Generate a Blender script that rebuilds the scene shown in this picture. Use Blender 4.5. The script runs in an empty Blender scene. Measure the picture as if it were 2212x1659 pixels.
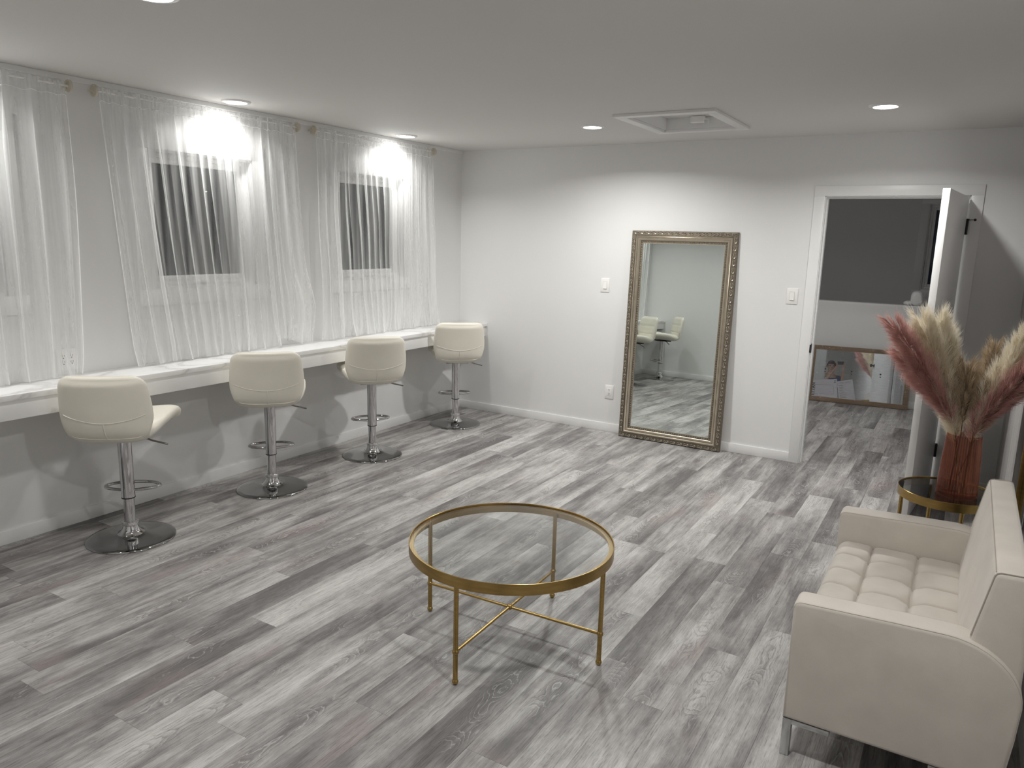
import bpy, bmesh, math, random
import numpy as np
from mathutils import Vector, Matrix
random.seed(7)
rng = np.random.default_rng(11)
PI = math.pi
S = bpy.context.scene
COL = S.collection

# ------------------------------------------------------------------ camera
CAM = Vector((4.2677, -6.0640, 1.6930))
YAW, PITCH, ROLL, FPX = -0.54149, -0.19338, 0.02636, 1618.09
fw = Vector((math.sin(YAW)*math.cos(PITCH), math.cos(YAW)*math.cos(PITCH), math.sin(PITCH)))
r0 = fw.cross(Vector((0, 0, 1))).normalized()
u0 = r0.cross(fw)
rgt = r0*math.cos(ROLL) + u0*math.sin(ROLL)
upv = u0*math.cos(ROLL) - r0*math.sin(ROLL)
cd = bpy.data.cameras.new('camera')
cam = bpy.data.objects.new('camera', cd)
COL.objects.link(cam)
M = Matrix((rgt, upv, -fw)).transposed().to_4x4()
M.translation = CAM
cam.matrix_world = M
cd.sensor_fit = 'HORIZONTAL'
cd.sensor_width = 36.0
cd.lens = FPX/2212*36.0
cd.clip_start = 0.01
S.camera = cam

# ------------------------------------------------------------------ world, exposure, light levels
w = bpy.data.worlds.new('night')
S.world = w
w.use_nodes = True
w.node_tree.nodes['Background'].inputs[0].default_value = (0.006, 0.007, 0.010, 1)
w.node_tree.nodes['Background'].inputs[1].default_value = 1.0
S.view_settings.view_transform = 'Standard'
S.view_settings.look = 'None'
S.view_settings.exposure = 0.0
S.view_settings.gamma = 1.0
S.view_settings.use_curve_mapping = False
S.cycles.max_bounces = 12
S.cycles.diffuse_bounces = 6
S.cycles.glossy_bounces = 6
S.cycles.transmission_bounces = 8
S.cycles.transparent_max_bounces = 48
S.cycles.caustics_reflective = False
S.cycles.caustics_refractive = False
S.cycles.use_denoising = True
S.cycles.sample_clamp_indirect = 6.0
LENS = 30.0           # radiance of a downlight's diffuser seen from the side
LAMP = 25.0           # watts of a recessed downlight
LAMP_BACK = 17.0      # the two further back in the room
LAMP_COUNTER = 6.3    # the dimmed row over the counter
BEAM = math.radians(157)
LAMP_XY = [(0.212, -2.756), (0.208, -1.082), (1.839, -1.008), (3.737, -1.15),
           (1.750, -4.340), (0.208, -4.430), (3.740, -4.30)]
LAMP_OTHER = [(2.75, 1.15)]

H = 2.4816            # ceiling height
XR = 4.62             # right wall
YF = -5.5             # front wall (left part); the camera stands in an alcove right of it
YA = -7.5             # back of the alcove
XA = 2.6

# ------------------------------------------------------------------ node helpers
def new_mat(name):
    m = bpy.data.materials.new(name)
    m.use_nodes = True
    nt = m.node_tree
    nt.nodes.clear()
    out = nt.nodes.new('ShaderNodeOutputMaterial')
    return m, nt, out

def nd(nt, typ, **kw):
    n = nt.nodes.new(typ)
    for k, v in kw.items():
        setattr(n, k, v)
    return n

def inp(n, **kw):
    for k, v in kw.items():
        n.inputs[k.replace('_', ' ')].default_value = v
    return n

def math_n(nt, op, a, b=None, c=None):
    n = nt.nodes.new('ShaderNodeMath')
    n.operation = op
    for i, v in enumerate((a, b, c)):
        if v is None:
            continue
        if isinstance(v, (int, float)):
            n.inputs[i].default_value = v
        else:
            nt.links.new(v, n.inputs[i])
    return n.outputs[0]

def ramp(nt, fac, stops):
    n = nt.nodes.new('ShaderNodeValToRGB')
    cr = n.color_ramp
    while len(cr.elements) < len(stops):
        cr.elements.new(0.5)
    for e, (p, c) in zip(cr.elements, stops):
        e.position = p
        e.color = (c[0], c[1], c[2], 1) if isinstance(c, (tuple, list)) else (c, c, c, 1)
    nt.links.new(fac, n.inputs[0])
    return n.outputs[0]

def noise(nt, vec, scale, detail=2.0, rough=0.5, dist=0.0):
    n = nt.nodes.new('ShaderNodeTexNoise')
    n.inputs['Scale'].default_value = scale
    n.inputs['Detail'].default_value = detail
    n.inputs['Roughness'].default_value = rough
    n.inputs['Distortion'].default_value = dist
    if vec is not None:
        nt.links.new(vec, n.inputs['Vector'])
    return n.outputs['Fac']

def mapping(nt, vec, scale=(1, 1, 1), loc=None):
    n = nt.nodes.new('ShaderNodeMapping')
    n.inputs['Scale'].default_value = scale
    if loc is not None:
        n.inputs['Location'].default_value = loc
    nt.links.new(vec, n.inputs['Vector'])
    return n.outputs[0]

def bump(nt, height, strength=0.1, dist=0.01):
    n = nt.nodes.new('ShaderNodeBump')
    n.inputs['Strength'].default_value = strength
    n.inputs['Distance'].default_value = dist
    nt.links.new(height, n.inputs['Height'])
    return n.outputs[0]

def obj_co(nt):
    return nt.nodes.new('ShaderNodeTexCoord').outputs['Object']

def simple(name, color, rough=0.5, metal=0.0, spec=0.5, var=0.0, vscale=8.0, bmp=0.0, bscale=60.0, coat=0.0, sheen=0.0, vstretch=(1, 1, 1)):
    m, nt, out = new_mat(name)
    p = nd(nt, 'ShaderNodeBsdfPrincipled')
    p.inputs['Base Color'].default_value = (*color, 1)
    p.inputs['Roughness'].default_value = rough
    p.inputs['Metallic'].default_value = metal
    p.inputs['Specular IOR Level'].default_value = spec
    p.inputs['Coat Weight'].default_value = coat
    p.inputs['Sheen Weight'].default_value = sheen
    co = obj_co(nt)
    if var > 0:
        f = noise(nt, mapping(nt, co, vstretch), vscale, 3.0)
        lo = tuple(max(0, c*(1-var)) for c in color)
        hi = tuple(min(1, c*(1+var)) for c in color)
        nt.links.new(ramp(nt, f, [(0.3, lo), (0.7, hi)]), p.inputs['Base Color'])
    if bmp > 0:
        nt.links.new(bump(nt, noise(nt, co, bscale, 3.0), bmp, 0.004), p.inputs['Normal'])
    nt.links.new(p.outputs[0], out.inputs[0])
    return m

MT = {}
MT['wall'] = simple('wall_paint', (0.79, 0.79, 0.785), 0.6, var=0.012, vscale=1.5, bmp=0.06, bscale=220)
MT['ceil'] = simple('ceiling_paint', (0.70, 0.69, 0.675), 0.7, var=0.012, vscale=1.2, bmp=0.06, bscale=200)
MT['trim'] = simple('trim_paint', (0.83, 0.83, 0.825), 0.35, var=0.01, vscale=3)
MT['plastic'] = simple('white_plastic', (0.86, 0.855, 0.84), 0.3, var=0.01)
MT['vinyl'] = simple('white_vinyl', (0.84, 0.84, 0.83), 0.35, var=0.01)
MT['black'] = simple('black_metal', (0.012, 0.012, 0.012), 0.4, var=0.1)
MT['dark'] = simple('dark_slot', (0.02, 0.02, 0.02), 0.7, var=0.1)
MT['chrome'] = simple('chrome', (0.62, 0.62, 0.63), 0.05, 1.0, var=0.02, vscale=5)
MT['chrome_dark'] = simple('dark_chrome', (0.37, 0.37, 0.37), 0.045, 1.0, var=0.03, vscale=5)
MT['steel'] = simple('satin_steel', (0.62, 0.63, 0.63), 0.22, 1.0, var=0.04)
MT['brass'] = simple('brushed_brass', (0.42, 0.285, 0.105), 0.26, 1.0, var=0.10, vscale=14, vstretch=(1, 1, 6))
MT['leather'] = simple('cream_leather', (0.80, 0.765, 0.675), 0.42, var=0.02, vscale=6, bmp=0.05, bscale=160)
MT['piping'] = simple('cream_piping', (0.76, 0.735, 0.665), 0.45, var=0.02)
MT['velvet'] = simple('oatmeal_fabric', (0.60, 0.555, 0.50), 0.85, spec=0.2, var=0.05, vscale=9, bmp=0.12, bscale=420, sheen=0.25)
MT['velvet_seam'] = simple('oatmeal_seam', (0.47, 0.43, 0.38), 0.9, spec=0.1, var=0.05)
MT['champagne'] = simple('champagne_leaf', (0.52, 0.46, 0.37), 0.36, 0.85, var=0.10, vscale=12)
MT['champagne_dark'] = simple('champagne_antiqued', (0.20, 0.17, 0.13), 0.5, 0.7, var=0.2, vscale=40, bmp=0.3, bscale=180)
MT['champagne_relief'] = simple('champagne_relief', (0.50, 0.45, 0.37), 0.42, 0.8, var=0.15, vscale=60)
MT['cardboard'] = simple('cardboard', (0.25, 0.155, 0.075), 0.75, var=0.10, vscale=10, bmp=0.1, bscale=90)
MT['paper'] = simple('white_paper', (0.62, 0.62, 0.66), 0.8, var=0.02)
MT['ink'] = simple('black_ink', (0.03, 0.03, 0.035), 0.8, var=0.05)
MT['greyink'] = simple('grey_ink', (0.32, 0.32, 0.34), 0.8, var=0.05)
MT['wrap'] = simple('white_tissue', (0.80, 0.80, 0.80), 0.5, var=0.03, bmp=0.4, bscale=45)
MT['skin'] = simple('skin', (0.56, 0.36, 0.27), 0.5, var=0.05)
MT['shirt'] = simple('blue_shirt', (0.055, 0.065, 0.19), 0.85, var=0.08)
MT['jeans'] = simple('dark_trousers', (0.03, 0.035, 0.05), 0.85, var=0.08)
MT['hair'] = simple('dark_hair', (0.03, 0.022, 0.018), 0.5, var=0.15)
MT['phone'] = simple('phone_black', (0.02, 0.02, 0.022), 0.25, var=0.05)
MT['drape'] = simple('white_drape_shaded', (0.42, 0.405, 0.40), 0.75, var=0.06, vscale=30, vstretch=(1, 6, 0.1))  # white cloth greyed: the door leaf's shade is put into its colour
MT['stem'] = simple('dry_stem', (0.50, 0.40, 0.22), 0.7, var=0.15)
MT['stem_dark'] = simple('dark_stem', (0.13, 0.07, 0.04), 0.7, var=0.15)
MT['outside'] = simple('night_ground', (0.02, 0.02, 0.02), 0.9, var=0.1)

def hair_mat(name, c1, c2):
    m, nt, out = new_mat(name)
    at = nd(nt, 'ShaderNodeAttribute', attribute_name='tone')
    col = ramp(nt, at.outputs['Fac'], [(0.0, c1), (1.0, c2)])
    d = nd(nt, 'ShaderNodeBsdfDiffuse')
    t = nd(nt, 'ShaderNodeBsdfTranslucent')
    nt.links.new(col, d.inputs[0])
    nt.links.new(col, t.inputs[0])
    mx = nd(nt, 'ShaderNodeMixShader')
    mx.inputs[0].default_value = 0.35
    nt.links.new(d.outputs[0], mx.inputs[1])
    nt.links.new(t.outputs[0], mx.inputs[2])
    nt.links.new(mx.outputs[0], out.inputs[0])
    return m
MT['pl_cream'] = hair_mat('plume_cream', (0.84, 0.75, 0.57), (0.98, 0.94, 0.83))
MT['pl_pink'] = hair_mat('plume_pink', (0.50, 0.24, 0.22), (0.80, 0.53, 0.48))
MT['pl_tan'] = hair_mat('plume_tan', (0.36, 0.26, 0.16), (0.70, 0.58, 0.42))

def thin_glass(name, tint, refl=1.0, rough=0.0, ior=1.5, glow=None):
    m, nt, out = new_mat(name)
    tr = nd(nt, 'ShaderNodeBsdfTransparent')
    tr.inputs[0].default_value = (*tint, 1)
    gl = nd(nt, 'ShaderNodeBsdfGlossy')
    gl.inputs['Roughness'].default_value = rough
    fr = nd(nt, 'ShaderNodeFresnel')
    fr.inputs[0].default_value = ior
    geo = nd(nt, 'ShaderNodeNewGeometry')
    front = math_n(nt, 'SUBTRACT', 1.0, geo.outputs['Backfacing'])
    fac = math_n(nt, 'MULTIPLY', math_n(nt, 'MULTIPLY', fr.outputs[0], refl), front)
    mx = nd(nt, 'ShaderNodeMixShader')
    nt.links.new(fac, mx.inputs[0])
    body = tr.outputs[0]
    if glow:               # coloured, slightly cloudy reeded glass: deeper colour where a reed is thick
        sp = nd(nt, 'ShaderNodeSeparateXYZ')
        nt.links.new(obj_co(nt), sp.inputs[0])
        ang = math_n(nt, 'ARCTAN2', sp.outputs[1], sp.outputs[0])
        reed = math_n(nt, 'MULTIPLY_ADD', math_n(nt, 'SINE', math_n(nt, 'MULTIPLY', ang, 44.0)), 0.5, 0.5)
        nt.links.new(ramp(nt, reed, [(0.1, (0.97, 0.90, 0.86)), (0.8, (0.80, 0.60, 0.52))]), tr.inputs[0])
        tl = nd(nt, 'ShaderNodeBsdfTranslucent')
        tl.inputs[0].default_value = (*glow, 1)
        m2 = nd(nt, 'ShaderNodeMixShader')
        m2.inputs[0].default_value = 0.12
        nt.links.new(tr.outputs[0], m2.inputs[1])
        nt.links.new(tl.outputs[0], m2.inputs[2])
        body = m2.outputs[0]
    nt.links.new(body, mx.inputs[1])
    nt.links.new(gl.outputs[0], mx.inputs[2])
    nt.links.new(mx.outputs[0], out.inputs[0])
    return m
MT['glass'] = thin_glass('clear_glass', (0.968, 0.982, 0.976), 1.15)
MT['smoke'] = thin_glass('smoked_glass', (0.42, 0.42, 0.42), 1.4)
MT['pane'] = thin_glass('window_pane', (0.75, 0.78, 0.78))
MT['rose'] = thin_glass('rose_glass', (0.90, 0.72, 0.66), 1.0, glow=(0.58, 0.27, 0.19))

def film_mat():
    m, nt, out = new_mat('plastic_film')
    co = obj_co(nt)
    tr = nd(nt, 'ShaderNodeBsdfTransparent')
    tr.inputs[0].default_value = (0.97, 0.97, 0.98, 1)
    gl = nd(nt, 'ShaderNodeBsdfGlossy')
    gl.inputs['Roughness'].default_value = 0.07
    n = noise(nt, mapping(nt, co, (3, 3, 9)), 6.0, 4.0, 0.6, 1.0)
    nt.links.new(bump(nt, n, 0.9, 0.03), gl.inputs['Normal'])
    mx = nd(nt, 'ShaderNodeMixShader')
    mx.inputs[0].default_value = 0.17
    nt.links.new(tr.outputs[0], mx.inputs[1])
    nt.links.new(gl.outputs[0], mx.inputs[2])
    nt.links.new(mx.outputs[0], out.inputs[0])
    return m
MT['film'] = film_mat()

def mirror_mat(name, tint):
    m, nt, out = new_mat(name)
    gl = nd(nt, 'ShaderNodeBsdfGlossy')
    gl.inputs[0].default_value = (*tint, 1)
    gl.inputs['Roughness'].default_value = 0.0
    nt.links.new(gl.outputs[0], out.inputs[0])
    return m
MT['mirror'] = mirror_mat('silvered_glass', (0.80, 0.86, 0.835))
MT['mirror2'] = mirror_mat('silvered_glass_grey', (0.70, 0.74, 0.76))

def lamp_mat(name, power):
    m, nt, out = new_mat(name)
    e = nd(nt, 'ShaderNodeEmission')
    e.inputs[0].default_value = (1.0, 0.985, 0.955, 1)
    e.inputs[1].default_value = power
    nt.links.new(e.outputs[0], out.inputs[0])
    return m
MT['lamp'] = lamp_mat('lamp_lens', LENS)

def sheer_mat():
    m, nt, out = new_mat('sheer_voile')
    co = obj_co(nt)
    lw = nd(nt, 'ShaderNodeLayerWeight')
    lw.inputs[0].default_value = 0.5
    f = math_n(nt, 'POWER', lw.outputs['Facing'], 2.2)
    cr = noise(nt, mapping(nt, co, (60, 60, 22)), 1.0, 4.0, 0.7, 1.5)
    a = math_n(nt, 'MULTIPLY_ADD', f, 0.55, 0.35)
    a = math_n(nt, 'ADD', a, math_n(nt, 'MULTIPLY', math_n(nt, 'SUBTRACT', cr, 0.5), 0.03))
    bands = noise(nt, mapping(nt, co, (3, 24, 0.8)), 1.0, 1.5, 0.5, 0.15)
    a = math_n(nt, 'ADD', a, math_n(nt, 'MULTIPLY', math_n(nt, 'SUBTRACT', bands, 0.5), 0.95))
    a = math_n(nt, 'MINIMUM', math_n(nt, 'MAXIMUM', a, 0.10), 0.97)
    d = nd(nt, 'ShaderNodeBsdfDiffuse')
    d.inputs[0].default_value = (0.93, 0.94, 0.94, 1)
    t = nd(nt, 'ShaderNodeBsdfTranslucent')
    t.inputs[0].default_value = (0.93, 0.94, 0.94, 1)
    g = nd(nt, 'ShaderNodeMixShader')
    g.inputs[0].default_value = 0.30
    nt.links.new(d.outputs[0], g.inputs[1])
    nt.links.new(t.outputs[0], g.inputs[2])
    tr = nd(nt, 'ShaderNodeBsdfTransparent')
    mx = nd(nt, 'ShaderNodeMixShader')
    nt.links.new(a, mx.inputs[0])
    nt.links.new(tr.outputs[0], mx.inputs[1])
    nt.links.new(g.outputs[0], mx.inputs[2])
    nt.links.new(mx.outputs[0], out.inputs[0])
    return m
MT['sheer'] = sheer_mat()
MT['stitch'] = simple('satin_thread', (0.95, 0.95, 0.95), 0.3, var=0.01)

def marble_mat():
    m, nt, out = new_mat('marble_laminate')
    p = nd(nt, 'ShaderNodeBsdfPrincipled')
    co = obj_co(nt)
    warp = noise(nt, co, 2.5, 4.0)
    v = math_n(nt, 'ABSOLUTE', math_n(nt, 'SUBTRACT', noise(nt, mapping(nt, co, (2.2, 0.9, 2.2)), 1.6, 5.0, 0.55, 0.8), 0.5))
    vein = ramp(nt, v, [(0.0, (0.62, 0.61, 0.60)), (0.02, (0.77, 0.765, 0.755)), (0.07, (0.87, 0.87, 0.865))])
    nt.links.new(vein, p.inputs['Base Color'])
    p.inputs['Roughness'].default_value = 0.3
    nt.links.new(p.outputs[0], out.inputs[0])
    return m
MT['marble'] = marble_mat()

def plank_mat():
    m, nt, out = new_mat('grey_oak_vinyl')
    p = nd(nt, 'ShaderNodeBsdfPrincipled')
    co = obj_co(nt)
    oi = nd(nt, 'ShaderNodeObjectInfo')
    rnd = oi.outputs['Random']
    off = nd(nt, 'ShaderNodeCombineXYZ')
    nt.links.new(math_n(nt, 'MULTIPLY', rnd, 37.0), off.inputs[0])
    nt.links.new(math_n(nt, 'MULTIPLY', rnd, 91.0), off.inputs[1])
    nt.links.new(math_n(nt, 'MULTIPLY', rnd, 17.0), off.inputs[2])
    add = nd(nt, 'ShaderNodeVectorMath', operation='ADD')
    nt.links.new(co, add.inputs[0])
    nt.links.new(off.outputs[0], add.inputs[1])
    q = add.outputs[0]
    sep = nd(nt, 'ShaderNodeSeparateXYZ')
    nt.links.new(co, sep.inputs[0])
    sq = nd(nt, 'ShaderNodeSeparateXYZ')
    nt.links.new(q, sq.inputs[0])
    # broad light / dark clouds running with the board
    cloud = noise(nt, mapping(nt, q, (7.0, 1.15, 1)), 1.0, 3.0, 0.55, 0.4)
    streak = noise(nt, mapping(nt, q, (26.0, 1.3, 1), (2, 6, 0)), 1.0, 3.0, 0.6, 0.5)
    mott = noise(nt, mapping(nt, q, (16.0, 9.0, 1), (8, 1, 0)), 1.0, 4.0, 0.65, 0.4)
    cloud = math_n(nt, 'ADD', math_n(nt, 'MULTIPLY', cloud, 0.72), math_n(nt, 'MULTIPLY', streak, 0.28))
    cloud = math_n(nt, 'ADD', cloud, math_n(nt, 'MULTIPLY', math_n(nt, 'SUBTRACT', mott, 0.5), 0.22))
    tone = math_n(nt, 'ADD', cloud, math_n(nt, 'MULTIPLY', math_n(nt, 'SUBTRACT', rnd, 0.5), 0.15))
    base = ramp(nt, tone, [(0.33, (0.140, 0.132, 0.130)), (0.45, (0.262, 0.251, 0.247)),
                           (0.55, (0.402, 0.391, 0.382)), (0.66, (0.540, 0.529, 0.517))])
    # a faint pink-brown blush here and there
    blush = ramp(nt, noise(nt, mapping(nt, q, (5.0, 1.6, 1), (3.1, 8.0, 0)), 1.0, 2.0), [(0.60, 0.0), (0.74, 1.0)])
    mxb = nd(nt, 'ShaderNodeMix', data_type='RGBA')
    nt.links.new(math_n(nt, 'MULTIPLY', blush, 0.45), mxb.inputs['Factor'])
    nt.links.new(base, mxb.inputs['A'])
    mxb.inputs['B'].default_value = (0.30, 0.235, 0.225, 1)
    # fine pores
    g1 = noise(nt, mapping(nt, q, (210, 7, 1)), 1.0, 3.0, 0.6)
    g2 = noise(nt, mapping(nt, q, (420, 30, 1)), 1.0, 2.0, 0.6)
    grain = math_n(nt, 'ADD', math_n(nt, 'MULTIPLY', g1, 0.6), math_n(nt, 'MULTIPLY', g2, 0.4))
    gmul = ramp(nt, grain, [(0.36, 0.58), (0.46, 0.95), (0.54, 1.04), (0.66, 1.22)])
    mg = nd(nt, 'ShaderNodeMix', data_type='RGBA', blend_type='MULTIPLY')
    mg.inputs['Factor'].default_value = 1.0
    nt.links.new(mxb.outputs['Result'], mg.inputs['A'])
    nt.links.new(gmul, mg.inputs['B'])
    # cathedral figure: contour lines of a long ridge, pale edge next to a dark one
    cx = math_n(nt, 'ADD', sep.outputs[0], math_n(nt, 'MULTIPLY', math_n(nt, 'SUBTRACT', noise(nt, mapping(nt, q, (0.01, 2.6, 1)), 1.0, 2.0), 0.5), 0.13))
    par = math_n(nt, 'MULTIPLY', math_n(nt, 'MULTIPLY', cx, cx), 95.0)
    wob = noise(nt, mapping(nt, q, (26, 5, 1)), 1.0, 3.0, 0.55, 0.6)
    swell = noise(nt, mapping(nt, q, (0.3, 3.2, 1), (0, 4.0, 0)), 1.0, 1.0)
    fld = math_n(nt, 'ADD', math_n(nt, 'ADD', par, math_n(nt, 'MULTIPLY', swell, 1.5)), math_n(nt, 'MULTIPLY', wob, 0.30))
    ph = math_n(nt, 'FRACT', math_n(nt, 'MULTIPLY', fld, 11.0))
    pale = ramp(nt, ph, [(0.0, 0.0), (0.08, 1.0), (0.20, 0.0), (1.0, 0.0)])
    deep = ramp(nt, ph, [(0.20, 0.0), (0.32, 1.0), (0.62, 0.0), (1.0, 0.0)])
    ctr = ramp(nt, math_n(nt, 'ABSOLUTE', cx), [(0.020, 1.0), (0.055, 0.0)])
    pm = ramp(nt, noise(nt, mapping(nt, q, (2.0, 1.7, 1), (9, 2, 0)), 1.0, 1.0), [(0.47, 0.0), (0.60, 1.0)])
    msk = math_n(nt, 'MULTIPLY', ctr, pm)
    ml = nd(nt, 'ShaderNodeMix', data_type='RGBA')
    nt.links.new(math_n(nt, 'MULTIPLY', math_n(nt, 'MULTIPLY', deep, msk), 0.45), ml.inputs['Factor'])
    nt.links.new(mg.outputs['Result'], ml.inputs['A'])
    ml.inputs['B'].default_value = (0.10, 0.095, 0.095, 1)
    mp = nd(nt, 'ShaderNodeMix', data_type='RGBA')
    nt.links.new(math_n(nt, 'MULTIPLY', math_n(nt, 'MULTIPLY', pale, msk), 0.60), mp.inputs['Factor'])
    nt.links.new(ml.outputs['Result'], mp.inputs['A'])
    mp.inputs['B'].default_value = (0.56, 0.55, 0.54, 1)
    # pale scratches
    sc = ramp(nt, noise(nt, mapping(nt, q, (130, 3.0, 1), (5, 5, 0)), 1.0, 2.0, 0.5, 0.5), [(0.70, 0.0), (0.76, 1.0)])
    ms = nd(nt, 'ShaderNodeMix', data_type='RGBA')
    nt.links.new(math_n(nt, 'MULTIPLY', sc, 0.35), ms.inputs['Factor'])
    nt.links.new(mp.outputs['Result'], ms.inputs['A'])
    ms.inputs['B'].default_value = (0.52, 0.51, 0.50, 1)
    nt.links.new(ms.outputs['Result'], p.inputs['Base Color'])
    p.inputs['Roughness'].default_value = 0.46
    p.inputs['Specular IOR Level'].default_value = 0.45
    nt.links.new(bump(nt, math_n(nt, 'ADD', grain, math_n(nt, 'MULTIPLY', pale, msk)), 0.12, 0.002), p.inputs['Normal'])
    nt.links.new(p.outputs[0], out.inputs[0])
    return m
MT['plank'] = plank_mat()

# ------------------------------------------------------------------ mesh helpers
class MB:
    """collects geometry for ONE mesh object"""
    def __init__(self):
        self.v, self.f = [], []
    def add(self, vs, fs):
        o = len(self.v)
        self.v += [tuple(map(float, x)) for x in vs]
        self.f += [tuple(i+o for i in f) for f in fs]
        return self
    def box(self, lo, hi):
        x0, y0, z0 = lo
        x1, y1, z1 = hi
        return self.add([(x0, y0, z0), (x1, y0, z0), (x1, y1, z0), (x0, y1, z0), (x0, y0, z1), (x1, y0, z1), (x1, y1, z1), (x0, y1, z1)],
                        [(0, 3, 2, 1), (4, 5, 6, 7), (0, 1, 5, 4), (1, 2, 6, 5), (2, 3, 7, 6), (3, 0, 4, 7)])
    def cbox(self, lo, hi, c):
        """box with chamfered edges"""
        b = bmesh.new()
        bmesh.ops.create_cube(b, size=1.0)
        for v in b.verts:
            v.co = Vector([lo[i] + (v.co[i]+0.5)*(hi[i]-lo[i]) for i in range(3)])
        bmesh.ops.bevel(b, geom=b.edges[:], offset=c, segments=2, affect='EDGES', profile=0.5)
        return self.bm(b)
    def bm(self, b):
        b.verts.index_update()
        self.add([v.co[:] for v in b.verts], [[v.index for v in f.verts] for f in b.faces])
        b.free()
        return self
    def tube(self, pts, r, n=10, closed=False, caps=True):
        pts = [Vector(p) for p in pts]
        N = len(pts)
        rs = r if isinstance(r, (list, tuple)) else [r]*N
        prev = None
        rings = []
        for i, p in enumerate(pts):
            if closed:
                t = (pts[(i+1) % N]-pts[i-1]).normalized()
            else:
                t = (pts[min(i+1, N-1)]-pts[max(i-1, 0)]).normalized()
            if prev is None:
                a = Vector((0, 0, 1)) if abs(t.z) < 0.9 else Vector((1, 0, 0))
                nrm = (a - t*a.dot(t)).normalized()
            else:
                nrm = (prev - t*prev.dot(t)).normalized()
            prev = nrm
            b = t.cross(nrm)
            rings.append([p + (nrm*math.cos(2*PI*k/n)+b*math.sin(2*PI*k/n))*rs[i] for k in range(n)])
        vs = [v for rg in rings for v in rg]
        fs = []
        for i in range(N if closed else N-1):
            j = (i+1) % N
            for k in range(n):
                k2 = (k+1) % n
                fs.append((i*n+k, i*n+k2, j*n+k2, j*n+k))
        if caps and not closed:
            fs.append(tuple(range(n))[::-1])
            fs.append(tuple((N-1)*n+k for k in range(n)))
        return self.add(vs, fs)
    def lathe(self, prof, n=32, c=(0, 0, 0), capb=True, capt=True, rfun=None):
        vs, fs = [], []
        for (r, z) in prof:
            for k in range(n):
                a = 2*PI*k/n
                rr = r*(rfun(a, z) if rfun else 1)
                vs.append((c[0]+rr*math.cos(a), c[1]+rr*math.sin(a), c[2]+z))
        for i in range(len(prof)-1):
            for k in range(n):
                k2 = (k+1) % n
                fs.append((i*n+k, i*n+k2, (i+1)*n+k2, (i+1)*n+k))
        if capb:
            fs.append(tuple(range(n))[::-1])
        if capt:
            fs.append(tuple((len(prof)-1)*n+k for k in range(n)))
        return self.add(vs, fs)
    def ball(self, c, r, n=14, m=8, sz=1.0):
        prof = [(max(1e-4, r*math.sin(PI*i/m)), -r*sz*math.cos(PI*i/m)) for i in range(m+1)]
        return self.lathe(prof, n, c)
    def grid(self, fn, nu, nv):
        vs = [fn(i/nu, j/nv) for j in range(nv+1) for i in range(nu+1)]
        fs = [(j*(nu+1)+i, j*(nu+1)+i+1, (j+1)*(nu+1)+i+1, (j+1)*(nu+1)+i) for j in range(nv) for i in range(nu)]
        return self.add(vs, fs)
    def build(self, name, mat, parent=None, smooth=True, angle=40, label=None, mats=None):
        me = bpy.data.meshes.new(name)
        me.from_pydata(self.v, [], self.f)
        me.materials.append(MT[mat])
        if smooth:
            me.polygons.foreach_set('use_smooth', [True]*len(me.polygons))
            me.set_sharp_from_angle(angle=math.radians(angle))
        me.update()
        o = bpy.data.objects.new(name, me)
        COL.objects.link(o)
        if parent is not None:
            o.parent = parent
        if label:
            o['label'] = label
        return o

def prism(poly, axis, a0, a1, bev=0.0, seg=3):
    """extrude a closed 2-D outline along an axis, with rounded edges; returns MB"""
    b = bmesh.new()
    def P(u, v, a):
        return (u, a, v) if axis == 'y' else ((a, u, v) if axis == 'x' else (u, v, a))
    v0 = [b.verts.new(P(u, v, a0)) for u, v in poly]
    v1 = [b.verts.new(P(u, v, a1)) for u, v in poly]
    b.faces.new(v0)
    b.faces.new(v1[::-1])
    n = len(poly)
    capedges = []
    for i in range(n):
        b.faces.new((v0[i], v1[i], v1[(i+1) % n], v0[(i+1) % n]))
    b.normal_update()
    bmesh.ops.recalc_face_normals(b, faces=b.faces[:])
    if bev > 0:
        es = [e for e in b.edges if (e.verts[0] in v0 and e.verts[1] in v0) or (e.verts[0] in v1 and e.verts[1] in v1)]
        bmesh.ops.bevel(b, geom=es, offset=bev, segments=seg, affect='EDGES', profile=0.6)
    return MB().bm(b)

def thing(name, label, cat, loc=(0, 0, 0), rz=0.0, group=None):
    o = bpy.data.objects.new(name, None)
    o.empty_display_size = 0.1
    COL.objects.link(o)
    o.location = loc
    o.rotation_euler = (0, 0, rz)
    o['label'] = label
    o['category'] = cat
    if group:
        o['group'] = group
    return o

def tag(o, label, cat, group=None):
    o['label'] = label
    o['category'] = cat
    if group:
        o['group'] = group
    return o

def struct(o):
    o['kind'] = 'structure'
    return o

def dup(root, loc=None, rz=None):
    r = root.copy()
    COL.objects.link(r)
    if loc is not None:
        r.location = loc
    if rz is not None:
        r.rotation_euler = (0, 0, rz)
    for ch in list(root.children):
        c = ch.copy()
        COL.objects.link(c)
        c.parent = r
        for g in list(ch.children):
            d = g.copy()
            COL.objects.link(d)
            d.parent = c
    return r

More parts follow.
